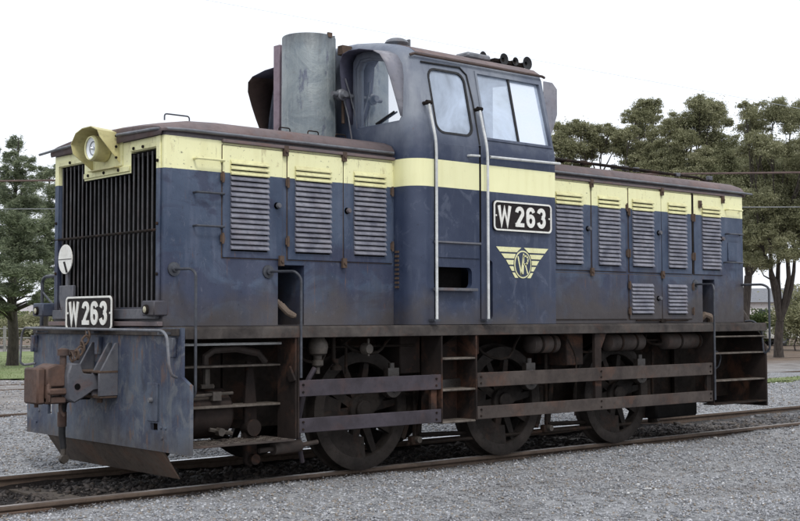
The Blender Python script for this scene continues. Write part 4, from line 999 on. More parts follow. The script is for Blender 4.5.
# side bars
for x0_, x1_, mt in ((1.101, 2.703, M_BARBLUE), (3.168, 6.905, M_BAR)):
    for z0_, z1_ in ((.703, .838), (.405, .525)):
        part('side_bar', MB().box(x0_, x1_, -FY-.006, -FY+.018, z0_, z1_), mt, bevel=.004)
part('bar_post', MB().box(2.60, 2.67, -FY+.020, -FY+.05, .41, .84), M_STEPB)
part('bar_post', MB().prism([(4.89, .41), (4.99, .41), (4.99, 1.03), (5.08, 1.19), (4.89, 1.19)], 'y', -FY+.020, -FY+.06), M_STEPB, bevel=.003)
part('bar_post', MB().box(6.83, 6.91, -FY+.020, -FY+.05, .41, .84), M_STEPB)
part('bar_post', MB().box(6.93, 6.945, -FY, -1.0, .38, 1.19), M_STEPB)
# cab steps: ladder box
lb = part('cab_ladder', MB().box(3.146, 3.165, -FY-.006, -.98, .40, 1.19), M_STEPB, bevel=.003)
part('ladder_side', MB().box(2.705, 2.722, -FY-.006, -.98, .40, 1.19), M_STEPB, parent=lb, bevel=.003)
part('ladder_back', MB().box(2.722, 3.146, -1.0, -.985, .40, 1.19), M_STEPB, parent=lb)
for z in (.985, .700, .408):
    part('step_tread', MB().box(2.723, 3.145, -FY-.004, -1.01, z-.02, z), M_TREAD, parent=lb, bevel=.006)
# rear step well
part('step_rod', MB().cyl((6.95, -1.22, 1.128), (8.02, -1.22, 1.128), .010, 8), M_TREAD, smooth=True)
for z, y in ((.945, -1.22), (.632, -1.22), (.372, -FY)):
    part('step_tread', MB().box(6.95, 8.018, y, y+.16, z-.018, z), M_TREAD if z > .5 else M_UNDER, bevel=.004)
part('step_back_wall', MB().box(6.95, 8.018, -.70, -.66, .40, 1.18), M_UNDER)
part('paper_tag', MB().box(7.36, 7.52, -.715, -.702, .50, .57), M_WHITE)
part('grab_handle', MB().tube(bend([(6.96, -1.1, 1.08), (7.03, -1.1, .98), (7.3, -1.05, .95), (7.45, -1.0, .90), (7.42, -.98, .76), (7.1, -.98, .72)], .08), .011, 8), M_RAILTUBE, smooth=True)

bb = MB()
for z_ in (.77, .465):
    for x_ in (1.14, 2.64, 3.21, 4.95, 6.86):
        bb.cyl((x_, -FY-.018, z_+.03), (x_, -FY-.006, z_+.03), .010, 6); bb.cyl((x_, -FY-.014, z_-.03), (x_, -FY-.006, z_-.03), .010, 6)
part('frame_bolts', bb, M_UNDER)['kind'] = 'stuff'
for (x_, x2_, sag) in ((1.15, 1.62, .20), (1.7, 2.3, .13), (3.3, 4.0, .22), (4.6, 5.25, .18), (5.95, 6.3, .12)):
    part('air_hose', MB().tube([(x_+(x2_-x_)*t/8, -1.06+.05*math.sin(t), 1.17-sag*math.sin(PI*t/8)) for t in range(9)], .014, 6), M_UNDER, smooth=True)
for x_ in (2.75, 4.55):
    part('brake_lever', MB().prism([(x_, .22), (x_+.06, .20), (x_+.16, .95), (x_+.10, .98)], 'y', -.86, -.83), M_UNDER, bevel=.006)
    part('brake_rod', MB().cyl((x_+.03, -.85, .26), (x_+.65, -.85, .24), .022, 8), M_UNDER, smooth=True)
for x_ in (1.72, 2.95, 5.12): part('bracket', MB().prism([(-1.20, 1.19), (-.70, 1.19), (-.70, .95)], 'x', x_, x_+.014), M_UNDER)
# running gear ------------------------------------------------------------
WR = .533
def wheel_rim():
    return MB().lathe([(.42, -.035), (.425, -.055), (.47, -.062), (.50, -.065), (WR, -.060), (WR+.003, .045), (WR+.012, .058), (WR+.030, .066), (WR+.030, .080), (WR+.01, .090), (.44, .085), (.42, .06), (.42, -.035)], (0, 0, 0), 'y', 56)
rim_m = wheel_rim().mesh('wheel', M_TYRE, True)
hub_m = MB().lathe([(0, -.11), (.075, -.11), (.085, -.10), (.085, -.075), (.13, -.07), (.14, -.055), (.14, .07), (0, .07)], (0, 0, 0), 'y', 32).mesh('hub', M_WHEEL, True)
spk = MB(); spk.v = []
for r_, w_, d_ in ((.13, .042, .035), (.43, .028, .026)):
    for a_, b_ in ((-1, -1), (1, -1), (1, 1), (-1, 1)): spk.v.append((a_*w_, b_*d_, r_))
spk.f = [(0, 1, 2, 3), (4, 5, 6, 7), (0, 1, 5, 4), (1, 2, 6, 5), (2, 3, 7, 6), (3, 0, 4, 7)]
spk_m = spk.mesh('spoke', M_WHEEL)
CA = math.radians(38)     # crank angle
def sector(r0_, r1_, a0, a1, n=20):
    return [(r1_*math.cos(a0+(a1-a0)*k/n), r1_*math.sin(a0+(a1-a0)*k/n)) for k in range(n+1)]+[(r0_*math.cos(a1-(a1-a0)*k/n), r0_*math.sin(a1-(a1-a0)*k/n)) for k in range(n+1)]
cw_poly = sector(.24, .425, CA+PI-1.02, CA+PI+1.02)
def poly_strip(poly, y0, y1):
    n = len(poly)//2; mb = MB(); N = len(poly)
    mb.v = [(a, y0, b) for a, b in poly]+[(a, y1, b) for a, b in poly]
    for k in range(n-1):
        a, b, c, d = k, k+1, N-2-k, N-1-k
        mb.f += [(a, b, c, d), (N+a, N+b, N+c, N+d)]
    for k in range(N): mb.f.append((k, (k+1) % N, N+(k+1) % N, N+k))
    return mb
cw_m = poly_strip(cw_poly, -.052, .04).mesh('counterweight', M_WHEEL)
crank_m = MB().prism([(.0, -.11), (.33, -.075), (.395, -.04), (.41, 0), (.395, .04), (.33, .075), (0, .11)], 'y', -.075, -.03).mesh('crank', M_WHEEL)
for wx in (2.04, 3.847, 5.612):
    part('axle', MB().cyl((wx, -.9, WR), (wx, .9, WR), .085, 16), M_UNDER, smooth=True)
    for s in (-1, 1):
        w = link('wheel', rim_m, ROOT, (wx, s*.868, WR))
        if s > 0: w.rotation_euler.z = PI
        link('hub', hub_m, w)
        for k in range(10): link('spoke', spk_m, w, None, (0, k*2*PI/10+.2, 0))
        link('counterweight', cw_m, w); link('crank', crank_m, w, None, (0, -CA, 0))
px_, pz_ = .33*math.cos(CA), .33*math.sin(CA)
for s in (-1,):
    y = -1.03
    rod = part('coupling_rod', MB().box(2.04+px_, 5.612+px_, y-.02, y+.02, WR+pz_-.045, WR+pz_+.045), M_GREASE, bevel=.008)
    for wx in (2.04, 3.847, 5.612):
        part('rod_boss', MB().lathe([(0, -.055), (.05, -.055), (.055, -.04), (.098, -.035), (.105, -.02), (.105, .03), (0, .03)], (wx+px_, y, WR+pz_), 'y', 28).box(wx+px_-.065, wx+px_+.065, y-.03, y+.03, WR+pz_+.06, WR+pz_+.165).cyl((wx+px_, y, WR+pz_+.16), (wx+px_, y, WR+pz_+.21), .03, 10), M_GREASE, parent=rod, smooth=True)
        part('crank_pin', MB().cyl((wx+px_, -.94, WR+pz_), (wx+px_, -1.0, WR+pz_), .045, 16), M_TYRE, parent=rod)
# springs hangers, brake blocks
for wx in (2.04, 3.847, 5.612):
    for s_, xo in ((1, .56),):
        x = wx+xo+.03
        part('brake_block', poly_strip([(wx+(WR+.012)*math.cos(a), WR+(WR+.012)*math.sin(a)) for a in [math.radians(-30+6*k) for k in range(8)]]+[(wx+(WR+.06)*math.cos(a), WR+(WR+.06)*math.sin(a)) for a in [math.radians(12-6*k) for k in range(8)]], -.92, -.82), M_UNDER)
        part('brake_hanger', MB().box(x+.03, x+.07, -.93, -.90, .22, 1.0).box(x-.01, x+.10, -.95, -.88, .18, .26), M_UNDER, bevel=.01)
        part('hanger_pin', MB().cyl((x+.05, -.99, .23), (x+.05, -.88, .23), .03, 10), M_BRASS, smooth=True)
    part('leaf_spring', MB().box(wx-.40, wx+.40, -.66, -.72, .93, .955).box(wx-.30, wx+.30, -.66, -.72, .956, .98).box(wx-.2, wx+.2, -.66, -.72, .981, 1.005), M_UNDER)
part('brake_rod', MB().cyl((2.6, -.9, .19), (5.9, -.9, .19), .018, 8).tube([(6.2, -.98, .40), (6.5, -1.0, .42), (6.95, -1.02, .48)], .014, 6), M_UNDER)
# reservoirs
for x0_, x1_ in ((4.10, 4.53), (5.30, 5.92), (6.28, 7.12)):
    rs = part('air_reservoir', MB().lathe([(0, 0), (.06, .005), (.09, .03), (.092, .05), (.092, x1_-x0_-.05), (.09, x1_-x0_-.03), (.06, x1_-x0_-.005), (0, x1_-x0_)], (x0_, -1.02, 1.085), 'x', 24), M_BAR, smooth=True)
    for k in (.3, .7):
        xx = x0_+(x1_-x0_)*k
        part('tank_strap', MB().lathe([(.0925, 0), (.098, 0), (.098, .03), (.0925, .03)], (xx, -1.02, 1.085), 'x', 24), M_UNDER, parent=rs)
part('air_pipe', MB().tube(bend([(1.2, -1.0, 1.10), (2.6, -1.0, 1.10)], .05), .012, 6), M_UNDER); part('air_pipe', MB().cyl((5.92, -1.02, 1.10), (6.28, -1.02, 1.10), .01, 6), M_UNDER); part('air_pipe', MB().tube(bend([(4.6, -1.1, 1.15), (4.75, -1.1, .95), (4.72, -1.1, .35)], .1), .010, 6), M_UNDER)
# drain valves and pots near the first wheel
pv = part('sand_trap', MB().lathe([(0, .11), (.05, .10), (.085, .04), (.09, 0), (.08, -.05), (.04, -.07), (.035, -.10), (.05, -.11), (.05, -.15), (.02, -.17), (.02, -.22)], (1.41, -1.10, 1.10), 'z', 20), M_BRASS, smooth=True)
part('sand_pipe', MB().tube(bend([(1.38, -1.1, .93), (1.30, -1.08, .80), (1.28, -.98, .40), (1.40, -.90, .12)], .15), .022, 8), M_BARBLUE, smooth=True)
part('drain_cock', MB().lathe([(0, -.05), (.04, -.05), (.055, -.02), (.055, .02), (.03, .05)], (1.93, -1.12, 1.08), 'y', 16).cyl((1.93, -1.15, 1.02), (1.93, -1.15, 1.17), .012, 6), M_BRASS, smooth=True)
part('pipe_cluster', MB().tube([(1.62, -1.05, 1.19), (1.62, -1.05, 1.0), (1.66, -1.05, .93)], .02, 8).lathe([(0, 0), (.05, 0), (.05, .03), (.02, .05), (.02, .10)], (1.65, -1.05, .90), 'z', 12).cyl((1.80, -1.0, 1.19), (1.80, -1.0, .86), .014, 8), M_UNDER, smooth=True)
for q_ in ((2.44, 2.69, -.99, -.66, .84, 1.19), (3.19, 3.40, -1.05, -.66, 1.0, 1.19), (4.6, 4.86, -1.1, -.66, .86, 1.19)): part('equaliser_box', MB().box(*q_), M_STEPB, bevel=.01)
for x in (1.86, 3.67, 5.43): part('axlebox_guide', MB().box(x, x+.36, -.74, -.66, .36, .86), M_UNDER, bevel=.01)
# equipment in the front step well
part('sand_box', MB().lathe([(0, 0), (.16, .01), (.20, .05), (.20, .40), (.16, .44), (0, .45)], (.22, -.80, .58), 'x', 24), M_STEPB, smooth=True)
part('drain_plug', MB().cyl((.48, -1.0, .44), (.48, -1.06, .44), .035, 6).cyl((.40, -1.0, .46), (.60, -1.02, .42), .018, 6), M_BRASS)
part('brake_lever', MB().prism([(.78, .16), (.84, .12), (.90, .18), (.90, .62), (.86, .98), (.80, 1.0), (.78, .62)], 'y', -.95, -.90), M_STEPB, bevel=.01)
part('lever_pivot', MB().cyl((.84, -.99, .45), (.84, -.88, .45), .07, 16), M_STEPB, smooth=True); part('lever_pivot', MB().cyl((.85, -1.0, .19), (.85, -.88, .19), .045, 12), M_STEPB, smooth=True)
part('brake_cylinder', MB().cyl((.88, -1.0, .26), (1.02, -1.0, .265), .022, 8).cyl((1.02, -1.0, .265), (1.30, -1.0, .275), .052, 14).cyl((1.30, -1.0, .275), (1.5, -.98, .29), .02, 8), M_BAR, smooth=True)
part('curved_pipe', MB().tube([(.42, -.9, .92), (.42, -.9, 1.04), (.50, -.9, 1.09), (.72, -.9, 1.10), (.92, -.92, 1.06), (.99, -.93, .98)], [.03, .03, .03, .032, .032, .03], 8), M_BAR, smooth=True)
part('valve_stem', MB().cyl((.42, -.92, .80), (.42, -.92, .94), .03, 8).cyl((.36, -.93, .80), (.48, -.93, .80), .02, 6).cyl((.15, -1.0, .73), (.62, -1.0, .745), .013, 6).cyl((.16, -.95, .70), (.50, -.95, .705), .013, 6).box(.42, .50, -1.02, -.9, .69, .76), M_BRASS)
part('battery_box', MB().box(6.1, 6.86, -1.08, -.68, .24, .40), M_DARK, bevel=.02)
part('ash_box', MB().box(.0, .7, -.70, -.66, .36, 1.18), M_UNDER)
for q_ in ((2.5, 3.5, .45), (4.3, 5.2, .45), (1.0, 1.6, .4), (5.95, 7.1, .5)): part('transmission_case', MB().box(q_[0], q_[1], -.5, .5, q_[2], 1.18), M_DARK)

# ------------------------------------------------------------------ overhead lines
M_WIRE = simple('cable_brown', (.13, .085, .075), None, .6); M_WIRE2 = simple('cable_grey', (.30, .31, .33), None, .6); M_WIRE3 = simple('cable_pale', (.75, .80, .88), None, .5)
def cable(u0, v0, u1, v1, D0, D1, r, mat, label, ext=40):
    a = at_depth(u0, v0, D0); b = at_depth(u1, v1, D1); d = (b-a).normalized(); a -= d*ext; b += d*ext
    pts = [a.lerp(b, k/12) for k in range(13)]
    o = obj('overhead_cable', MB().tube(pts, r, 6), mat); tag(o, label, 'cable', 'overhead lines beyond the locomotive')
cable(0, 181, 800, 172.5, 32, 32, .026, M_WIRE, 'thick brown overhead cable, the upper of two behind the locomotive')
cable(0, 209, 800, 207, 33, 33, .010, M_WIRE2, 'thin grey overhead cable, the lower of two behind the locomotive')
cable(250, 8, 480, 50, 40, 40, .005, M_WIRE3, 'faint pale overhead wire crossing the sky above the cab', 25)

# ------------------------------------------------------------------ trees
def leaf_mat(name, a, b, c):
    M = Mat(name); at = M.n('ShaderNodeAttribute'); at.attribute_name = 'rnd'; f = at.outputs['Fac']
    col = M.mix(M.ramp(f, 0, .6), a, b); col = M.mix(M.ramp(f, .75, 1.0), col, c)
    M.set(col, .6, 0, .3)
    tl = M.n('ShaderNodeBsdfTranslucent'); M.l(col, tl.inputs[0]); mx = M.n('ShaderNodeMixShader'); mx.inputs[0].default_value = .42
    M.l(M.b.outputs[0], mx.inputs[1]); M.l(tl.outputs[0], mx.inputs[2]); M.l(mx.outputs[0], M.out.inputs[0]); return M.m
M_EUC = leaf_mat('eucalypt_leaves', (.17, .175, .095), (.31, .31, .18), (.45, .44, .29))
M_EUC2 = leaf_mat('eucalypt_leaves_dark', (.14, .15, .08), (.26, .265, .15), (.38, .38, .24))
M_PINE = leaf_mat('pine_needles', (.12, .15, .095), (.23, .265, .165), (.33, .36, .24))
M_SHRUB = leaf_mat('shrub_leaves', (.06, .09, .03), (.12, .16, .05), (.18, .22, .09))
M_BARK = Mat('bark'); pos = M_BARK.n('ShaderNodeNewGeometry').outputs['Position']
bk = M_BARK.noise(M_BARK.scale(pos, (6, 6, 1)), 3, 6, .7); M_BARK.set(M_BARK.mix(M_BARK.ramp(bk, .35, .65), (.030, .024, .021), (.085, .070, .060)), .9); M_BARK.bump(bk, .6, .04); M_BARK = M_BARK.m
def leaves(lobes, per_m3, lw, ll, droop, sub=16, subr=.34, minn=220):
    C_ = []; S_ = []
    for (c, rx, rz) in lobes:
        n = int(max(minn, per_m3*rx*rx*rz*4.2)); k = sub
        d = RNG.normal(0, 1, (k, 3)); d /= np.linalg.norm(d, axis=1)[:, None]; rr = RNG.random(k)**.45
        cc = d*rr[:, None]*.78
        w = RNG.random(k)*.8+.5; which = RNG.choice(k, n, p=w/w.sum())
        g = RNG.normal(0, 1, (n, 3))
        off = g*subr*.62*(.45+.9*RNG.random(k))[which][:, None]
        off = np.clip(off, -.42, .42); off[:, 2] *= .70
        p = cc[which]+off
        loose = RNG.random(n) < .12; p[loose] = RNG.normal(0, .46, (int(loose.sum()), 3))
        C_.append(np.array(c)[None]+p*np.array([rx, rx, rz])[None])
        S_.append(np.clip(.5+.22*RNG.normal(0, 1, k)[which]+.25*RNG.normal(0, 1, n), 0, 1))
    P_ = np.concatenate(C_); S_ = np.concatenate(S_); n = len(P_)
    a = RNG.random(n)*2*PI; el = RNG.normal(-droop, .5, n)
    t = np.stack([np.cos(a)*np.cos(el), np.sin(a)*np.cos(el), np.sin(el)], 1)
    q_ = RNG.normal(0, 1, (n, 3)); b = np.cross(t, q_); b /= np.linalg.norm(b, axis=1)[:, None]+1e-9
    s = (.7+.6*RNG.random(n))[:, None]
    V = np.stack([P_-t*ll*s*.5, P_+b*lw*s*.5, P_+t*ll*s*.5, P_-b*lw*s*.5], 1)
    return V.reshape(-1, 3), np.arange(n*4).reshape(-1, 4), np.repeat(S_, 4)
def tree(name, label, cat, group, base, lobes, mat, trunk_r=.2, fork=.25, per=900, lw=.05, ll=.14, droop=.5, lean=(0, 0), trunks=1, sub=16, subr=.34, minn=220, bend_=.25, conifer=False):
    b = Vector(base); root_ = bpy.data.objects.new(name, None); COL.objects.link(root_); root_.location = b; tag(root_, label, cat, group)
    L_ = [(tuple(Vector(c)-b), rx, rz) for c, rx, rz in lobes]
    V, F, S = leaves(L_, per, lw, ll, droop, sub, subr, minn); me = np_mesh('crown', V, F, S); me.materials.append(mat); link('crown', me, root_)
    mb = MB(); top = max(c[2] for c, _, _ in L_)
    if conifer:
        tx = [c for c, _, _ in L_ if c[2] > top*.8]; ax = sum(c[0] for c in tx)/len(tx); ay = sum(c[1] for c in tx)/len(tx)
        sp = [Vector((ax*t+random.uniform(-.05, .05), ay*t+random.uniform(-.05, .05), top*t-.1*(1-t))) for t in (0, .04, .15, .3, .45, .6, .75, .9, 1)]
        mb.tube(sp, [trunk_r*q for q in (1.35, 1.1, .95, .85, .72, .55, .38, .2, .06)], 10, caps=False)
        for c, rx, rz in L_:
            c = Vector(c); t = max(.12, min(.97, (c.z-.35*abs(c.x-ax*.5)-.15)/top)); s0 = Vector((ax*t, ay*t, top*t))
            r_ = trunk_r*.26*(1.1-t)
            mb.tube([s0, s0.lerp(c, .5)+Vector((0, 0, .06)), c], [r_, r_*.7, r_*.25], 6, caps=False)
            for _ in range(4):
                d = Vector((random.uniform(-1, 1)*rx, random.uniform(-1, 1)*rx, random.uniform(-.4, .6)*rz))*.8
                mb.tube([s0.lerp(c, random.uniform(.5, .9)), c+d], [r_*.3, r_*.1], 4, caps=False)
        trunks = 0
    for k in range(trunks):
        sub_l = [q_ for q_ in L_ if q_[1] > .30][k::trunks]
        cx = sum(c[0] for c, _, _ in sub_l)/len(sub_l); cy = sum(c[1] for c, _, _ in sub_l)/len(sub_l)
        f = Vector((cx*.25+lean[0], cy*.25+lean[1], top*fork)) if trunks == 1 else Vector((cx*.5+lean[0], cy*.5+lean[1], top*fork*1.2))
        a0 = Vector((0, 0, -.15)); m0 = a0.lerp(f, .5)+Vector((random.uniform(-.12, .12), random.uniform(-.1, .1), 0))
        rr = trunk_r/(trunks**.4)
        mb.tube([a0, a0.lerp(m0, .35)+Vector((0, 0, .05)), m0, f], [rr*1.35, rr*1.08, rr*.95, rr*.85], 9, caps=False)
        # lobes gathered on a few main limbs, each limb forking again
        ang = sorted(sub_l, key=lambda q_: math.atan2(q_[0][2]-f.z+1.2, Vector(q_[0]).dot(rt)-f.dot(rt))); nl_ = max(2, min(5, len(ang)//4)); F0 = f
        limb = {}
        for i_, q_ in enumerate(ang):
            g_ = i_*nl_//len(ang); limb.setdefault(g_, []).append(q_)
        order = []
        for g_, qs in limb.items():
            m_ = Vector((sum(q_[0][0] for q_ in qs), sum(q_[0][1] for q_ in qs), sum(q_[0][2] for q_ in qs)))/len(qs)
            n1 = F0.lerp(m_, .30)+Vector((random.uniform(-.2, .2), random.uniform(-.2, .2), -.05)); n2 = F0.lerp(m_, .60)+Vector((random.uniform(-.25, .25), random.uniform(-.2, .2), 0))
            mb.tube([F0, F0.lerp(n1, .5)+Vector((random.uniform(-.08, .08), 0, .02)), n1, n1.lerp(n2, .5)+Vector((random.uniform(-.1, .1), 0, 0)), n2], [rr*.66, rr*.58, rr*.50, rr*.40, rr*.28], 8, caps=False)
            for q_ in qs: order.append((q_, n1 if q_[0][2] < n2.z else n2))
        for (c, rx, rz), f in order:
            c = Vector(c); end = c+Vector((0, 0, -.1*rz)); mid = f.lerp(end, .5)+Vector((random.uniform(-1, 1)*bend_, random.uniform(-1, 1)*bend_, -.12*(end-f).length*random.random()))
            q1 = f.lerp(mid, .55)+Vector((random.uniform(-.1, .1), random.uniform(-.1, .1), 0))
            mb.tube([f, q1, mid, mid.lerp(end, .6), end], [rr*.26, rr*.20, rr*.14, rr*.08, rr*.03], 6, caps=False)
            for _ in range(5):
                d = Vector((random.uniform(-1, 1), random.uniform(-1, 1), random.uniform(-.3, 1))); e2 = end+Vector((d.x*rx, d.y*rx, d.z*rz))*.75
                s_ = mid.lerp(end, random.uniform(.3, .9)); mb.tube([s_, s_.lerp(e2, .5)+Vector((0, 0, .05)), e2], [rr*.10, rr*.06, rr*.02], 5, caps=False)
    obj('trunk', mb, M_BARK, root_, smooth=True)
    return root_
SAT = []
def lob(lst, D, jit=1.2, zs=.85, sat=5):
    out = []
    for t in lst:
        u, v, r = t[:3]; d = D+random.uniform(-jit, jit); w = 1.24*r*d/FPX; p = at_depth(u, v, d); zr = t[3] if len(t) > 3 else zs
        out.append((tuple(p), w*.86, w*.86*zr))
        for _ in range(sat):
            a = random.uniform(-.3, 1.15)*PI; q_ = p+rt*(math.cos(a)*w*.85)+Vector((0, 0, math.sin(a)*w*.75*zr))+fw*random.uniform(-.6, .6)*w; k = random.uniform(.24, .50)
            SAT.append(len(out)); out.append((tuple(q_), w*k, w*k*zr*.85))
    return out
def gbase(u, D):
    p = at_depth(u, 300, D); return (p.x, p.y, -.05)
G_R = 'eucalypts beyond the yard at right'
tree('eucalypt_tree', 'multi-stemmed eucalypt nearest at the right edge with dark forked trunk above leaf litter', 'tree', G_R, (*on_ground(779, 356)[:2], -.05),
     lob([(752, 128, 13), (748, 112, 11), (772, 112, 14), (790, 122, 14), (806, 116, 16), (762, 140, 12), (785, 150, 12), (797, 178, 19), (776, 190, 18), (757, 200, 15), (790, 212, 20), (770, 225, 17), (752, 235, 14), (765, 165, 15), (805, 168, 15), (748, 150, 11), (770, 150, 12), (810, 195, 20), (805, 235, 18), (786, 250, 14), (757, 262, 12), (815, 150, 18)], 41.5), M_EUC, .16, .15, 8500, .030, .074, subr=.58)
tree('eucalypt_tree', 'leaning eucalypt with a slanting trunk just right of the locomotive end', 'tree', G_R, (*on_ground(765, 351)[:2], -.05),
     lob([(716, 165, 17), (735, 178, 16), (742, 205, 17), (752, 180, 15), (727, 145, 12), (760, 160, 12), (712, 178, 15), (722, 192, 16), (755, 215, 16), (768, 200, 16), (748, 250, 14), (738, 228, 15), (765, 240, 14), (712, 190, 14)], 46.0), M_EUC2, .20, .34, 8200, .030, .074, subr=.60, lean=(-1.2, .9))
tree('eucalypt_tree', 'tall eucalypt with rounded clumps rising behind the rear hood', 'tree', G_R, gbase(700, 47),
     lob([(700, 108, 12), (716, 108, 11), (708, 120, 14), (694, 124, 10), (722, 122, 8), (680, 122, 11), (668, 130, 10), (684, 140, 12), (698, 162, 16), (676, 160, 15), (664, 178, 16), (705, 182, 16), (650, 172, 12), (690, 138, 12), (712, 142, 12), (665, 150, 12), (690, 176, 16), (722, 150, 10)], 47), M_EUC, .22, .42, 8500, .032, .080, subr=.58)
tree('eucalypt_tree', 'eucalypt with a single high round clump left of the tallest crown', 'tree', G_R, gbase(640, 48),
     lob([(640, 108, 9), (652, 108, 9), (646, 118, 12), (632, 118, 8), (640, 134, 10), (655, 132, 8), (628, 150, 12), (645, 152, 12), (655, 165, 14), (635, 170, 14), (620, 178, 10), (630, 134, 9), (650, 148, 11), (664, 152, 10)], 49), M_EUC, .18, .45, 8500, .032, .080, subr=.58)
tree('eucalypt_tree', 'lower rounded eucalypt just right of the cab roof', 'tree', G_R, gbase(588, 50),
     lob([(566, 132, 12), (580, 128, 10), (592, 136, 11), (570, 148, 13), (588, 152, 11), (610, 132, 9), (602, 146, 10), (620, 136, 9), (556, 142, 10), (562, 164, 12), (582, 172, 10)], 50), M_EUC, .17, .45, 8500, .034, .084, subr=.58)
tree('eucalypt_tree', 'spreading dark eucalypt farther back filling the gaps at right', 'tree', G_R, gbase(742, 60),
     lob([(725, 185, 22), (760, 195, 24), (790, 200, 24), (745, 165, 18), (775, 160, 18), (735, 215, 20), (800, 165, 18), (765, 225, 20), (750, 250, 14), (798, 228, 18)], 60, 3), M_EUC2, .22, .35, 4500, .045, .11, subr=.5)
tree('eucalypt_tree', 'bushy dark eucalypt half hidden behind the rear hood roof', 'tree', G_R, gbase(670, 58),
     lob([(640, 178, 18), (665, 185, 18), (690, 185, 18), (712, 200, 18), (625, 185, 14), (655, 160, 14)], 58, 2), M_EUC2, .2, .35, 4500, .045, .11, subr=.5)
G_L = 'conifers beyond the yard at left'
tree('pine_tree', 'dark feathery conifer at the left edge with one straight trunk on grass', 'tree', G_L, (*on_ground(12, 365)[:2], -.05),
     lob([(14, 215, 14), (16, 250, 14), (12, 272, 12), (22, 232, 13), (18, 146, 7, 1.3), (12, 160, 9), (26, 164, 8), (6, 176, 10), (20, 180, 11), (32, 188, 8), (4, 200, 13), (24, 204, 13), (12, 222, 15, .8), (34, 224, 11, .8), (0, 240, 14, .8), (24, 246, 16, .8), (40, 256, 10, .8), (8, 264, 14, .75), (32, 276, 14, .75), (14, 290, 14, .5), (38, 300, 10, .5), (-4, 292, 12, .5), (2, 306, 10, .5)], 34, .8), M_PINE, .16, .62, 10500, .018, .115, .0, sub=16, subr=.62, conifer=True)
tree('pine_tree', 'paler conifer standing behind the first at the locomotive front corner', 'tree', G_L, gbase(44, 41),
     lob([(42, 176, 9), (50, 190, 12), (38, 204, 12), (52, 216, 13), (42, 232, 13), (50, 250, 13), (40, 270, 13), (54, 282, 12), (46, 300, 11), (56, 172, 8)], 41, .8), M_PINE, .16, .5, 9000, .019, .12, .0, sub=16, subr=.62, conifer=True)
tree('pine_tree', 'tall conifer cut off by the left edge of the view', 'tree', G_L, gbase(-22, 37),
     lob([(-18, 150, 13), (-30, 175, 16), (-10, 190, 13), (-26, 215, 18), (-12, 235, 14), (-30, 260, 18), (-14, 285, 14)], 37, .8), M_PINE, .2, .5, 8000, .020, .13, .0, sub=16, subr=.6, conifer=True)
# shrubs and far things
def shrub(u, D, r, label, mat=M_SHRUB, h=1.0, grp='shrubs along the yard edge'):
    p = at_depth(u, 309, D); p.z = 0
    tree('shrub', label, 'shrub', grp, (p.x, p.y, -.02), [((p.x+random.uniform(-.5, .5)*r, p.y+random.uniform(-.5, .5)*r, h*.5+random.uniform(0, .3)*h), r*.6, h*.5) for _ in range(4)], mat, .03, .3, 700, .06, .12, .2, sub=10, subr=.5)
shrub(795, 52, 1.6, 'leafy low shrub at the right edge behind the forked trunk', M_EUC, 2.2)
shrub(752, 62, 1.8, 'low bright green shrub seen between trunk and locomotive end', M_SHRUB, 1.6)
shrub(10, 62, 2.0, 'low green shrub beyond the left conifer trunk', M_SHRUB, 1.5)
shrub(34, 58, 2.0, 'low green shrub between conifer trunk and headstock', M_EUC, 1.4)
shrub(-10, 60, 2.2, 'low shrub at the far left edge of the grass', M_SHRUB, 1.7)
shrub(776, 70, 2.2, 'wide low hedge shrub far beyond the trunks at right', M_SHRUB, 1.3)
# pale shed far left, house far right
M_WALLP = simple('pale_wall', (.62, .60, .60), (.55, .52, .52), .8, sc=.4); M_PINKR = simple('pink_roof', (.36, .33, .33), (.30, .28, .28), .8, sc=.4)
M_WINB = simple('dark_window', (.05, .06, .07), None, .2)
def building(name, label, u0, u1, D, hw, hr, wallm, roofm, depth=7):
    a = at_depth(u0, 309, D); b = at_depth(u1, 309, D); d = Vector((b.x-a.x, b.y-a.y, 0)); L = d.length; ang = math.atan2(d.y, d.x)
    root_ = bpy.data.objects.new(name, None); COL.objects.link(root_); root_.location = (a.x, a.y, -.05); root_.rotation_euler.z = ang
    tag(root_, label, 'building')
    obj('wall', MB().box(0, L, 0, depth, 0, hw), wallm, root_)
    obj('roof', MB().prism([(-.4, hw+.004), (depth+.4, hw+.004), (depth/2, hw+hr)], 'x', -.3, L+.3), roofm, root_)
    x = 1.0
    while x < L-1.6:
        w = obj('window', MB().box(x, x+1.2, -.05, -.003, 1.0, 2.1), M_WHITE, root_); obj('pane', MB().box(x+.08, x+1.12, -.07, -.052, 1.08, 2.02), M_WINB, w); x += 3.1
    return root_
building('station_shed', 'long low pale shed with pink roof far beyond the left conifers', -60, 75, 95, 1.9, .8, M_WALLP, M_PINKR)
building('weatherboard_house', 'pale house with low grey roof far beyond the trees at right', 745, 880, 100, 2.6, 1.2, M_WALLP, M_GALV)
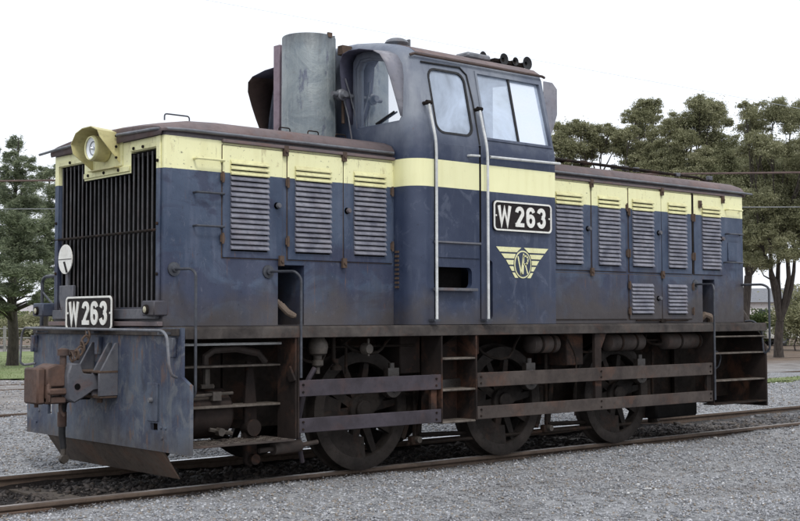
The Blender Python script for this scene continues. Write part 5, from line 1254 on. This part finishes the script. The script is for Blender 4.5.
# fence lines far behind
M_FENCE = simple('fence_grey', (.28, .27, .26), None, .8)
def fence(u0, u1, D, label, h=1.1):
    a = at_depth(u0, 309, D); b = at_depth(u1, 309, D); a.z = b.z = -.05; root_ = bpy.data.objects.new('wire_fence', None); COL.objects.link(root_); root_.location = a; tag(root_, label, 'fence')
    d = b-a; n = int(d.length/2.4)
    pm = MB().box(-.05, .05, -.05, .05, 0, h).mesh('post', M_FENCE)
    for k in range(n+1): link('post', pm, root_, d*(k/n))
    for z in (h*.9, h*.55, h*.25): obj('rail', MB().tube([(0, 0, z), tuple(d+Vector((0, 0, z)))], .03, 5), M_FENCE, root_)
fence(-60, 70, 52, 'grey post and rail fence behind the grass at left')
fence(740, 860, 66, 'grey post and rail fence beyond the leaf litter at right')
# parked car far right
def car(u, D):
    p = at_depth(u, 309, D); root_ = bpy.data.objects.new('parked_car', None); COL.objects.link(root_); root_.location = (p.x, p.y, -.05); root_.rotation_euler.z = YAW+.15
    tag(root_, 'white parked car glimpsed behind the forked trunk at right', 'car')
    prof = [(-2.1, .35), (-2.15, .75), (-1.9, .92), (-1.3, .98), (-.75, 1.36), (.75, 1.40), (1.35, .98), (2.0, .9), (2.15, .62), (2.1, .35)]
    obj('body', MB().prism(prof, 'y', -.82, .82), M_WHITE, root_, bevel=.06, seg=2)
    w = [(-1.15, .98), (-.70, 1.30), (.68, 1.33), (1.18, .98)]
    obj('window', MB().prism(w, 'y', -.832, -.822), M_WINB, root_)
    for x in (-1.3, 1.3):
        for y in (-.80, .66):
            wh = obj('wheel', MB().lathe([(0, 0), (.31, 0), (.33, .03), (.33, .13), (.30, .16), (0, .16)], (x, y-.03, .32), 'y', 20), M_RUBBER, root_, smooth=True)
            obj('rim', MB().lathe([(0, -.005), (.18, -.005), (.19, .004)], (x, y-.03, .32), 'y', 16), M_GALV, wh)
    obj('headlight', MB().box(-2.17, -2.1, -.75, -.45, .62, .76), M_LENS, root_); obj('headlight', MB().box(-2.17, -2.1, .45, .75, .62, .76), M_LENS, root_)
car(800, 62)
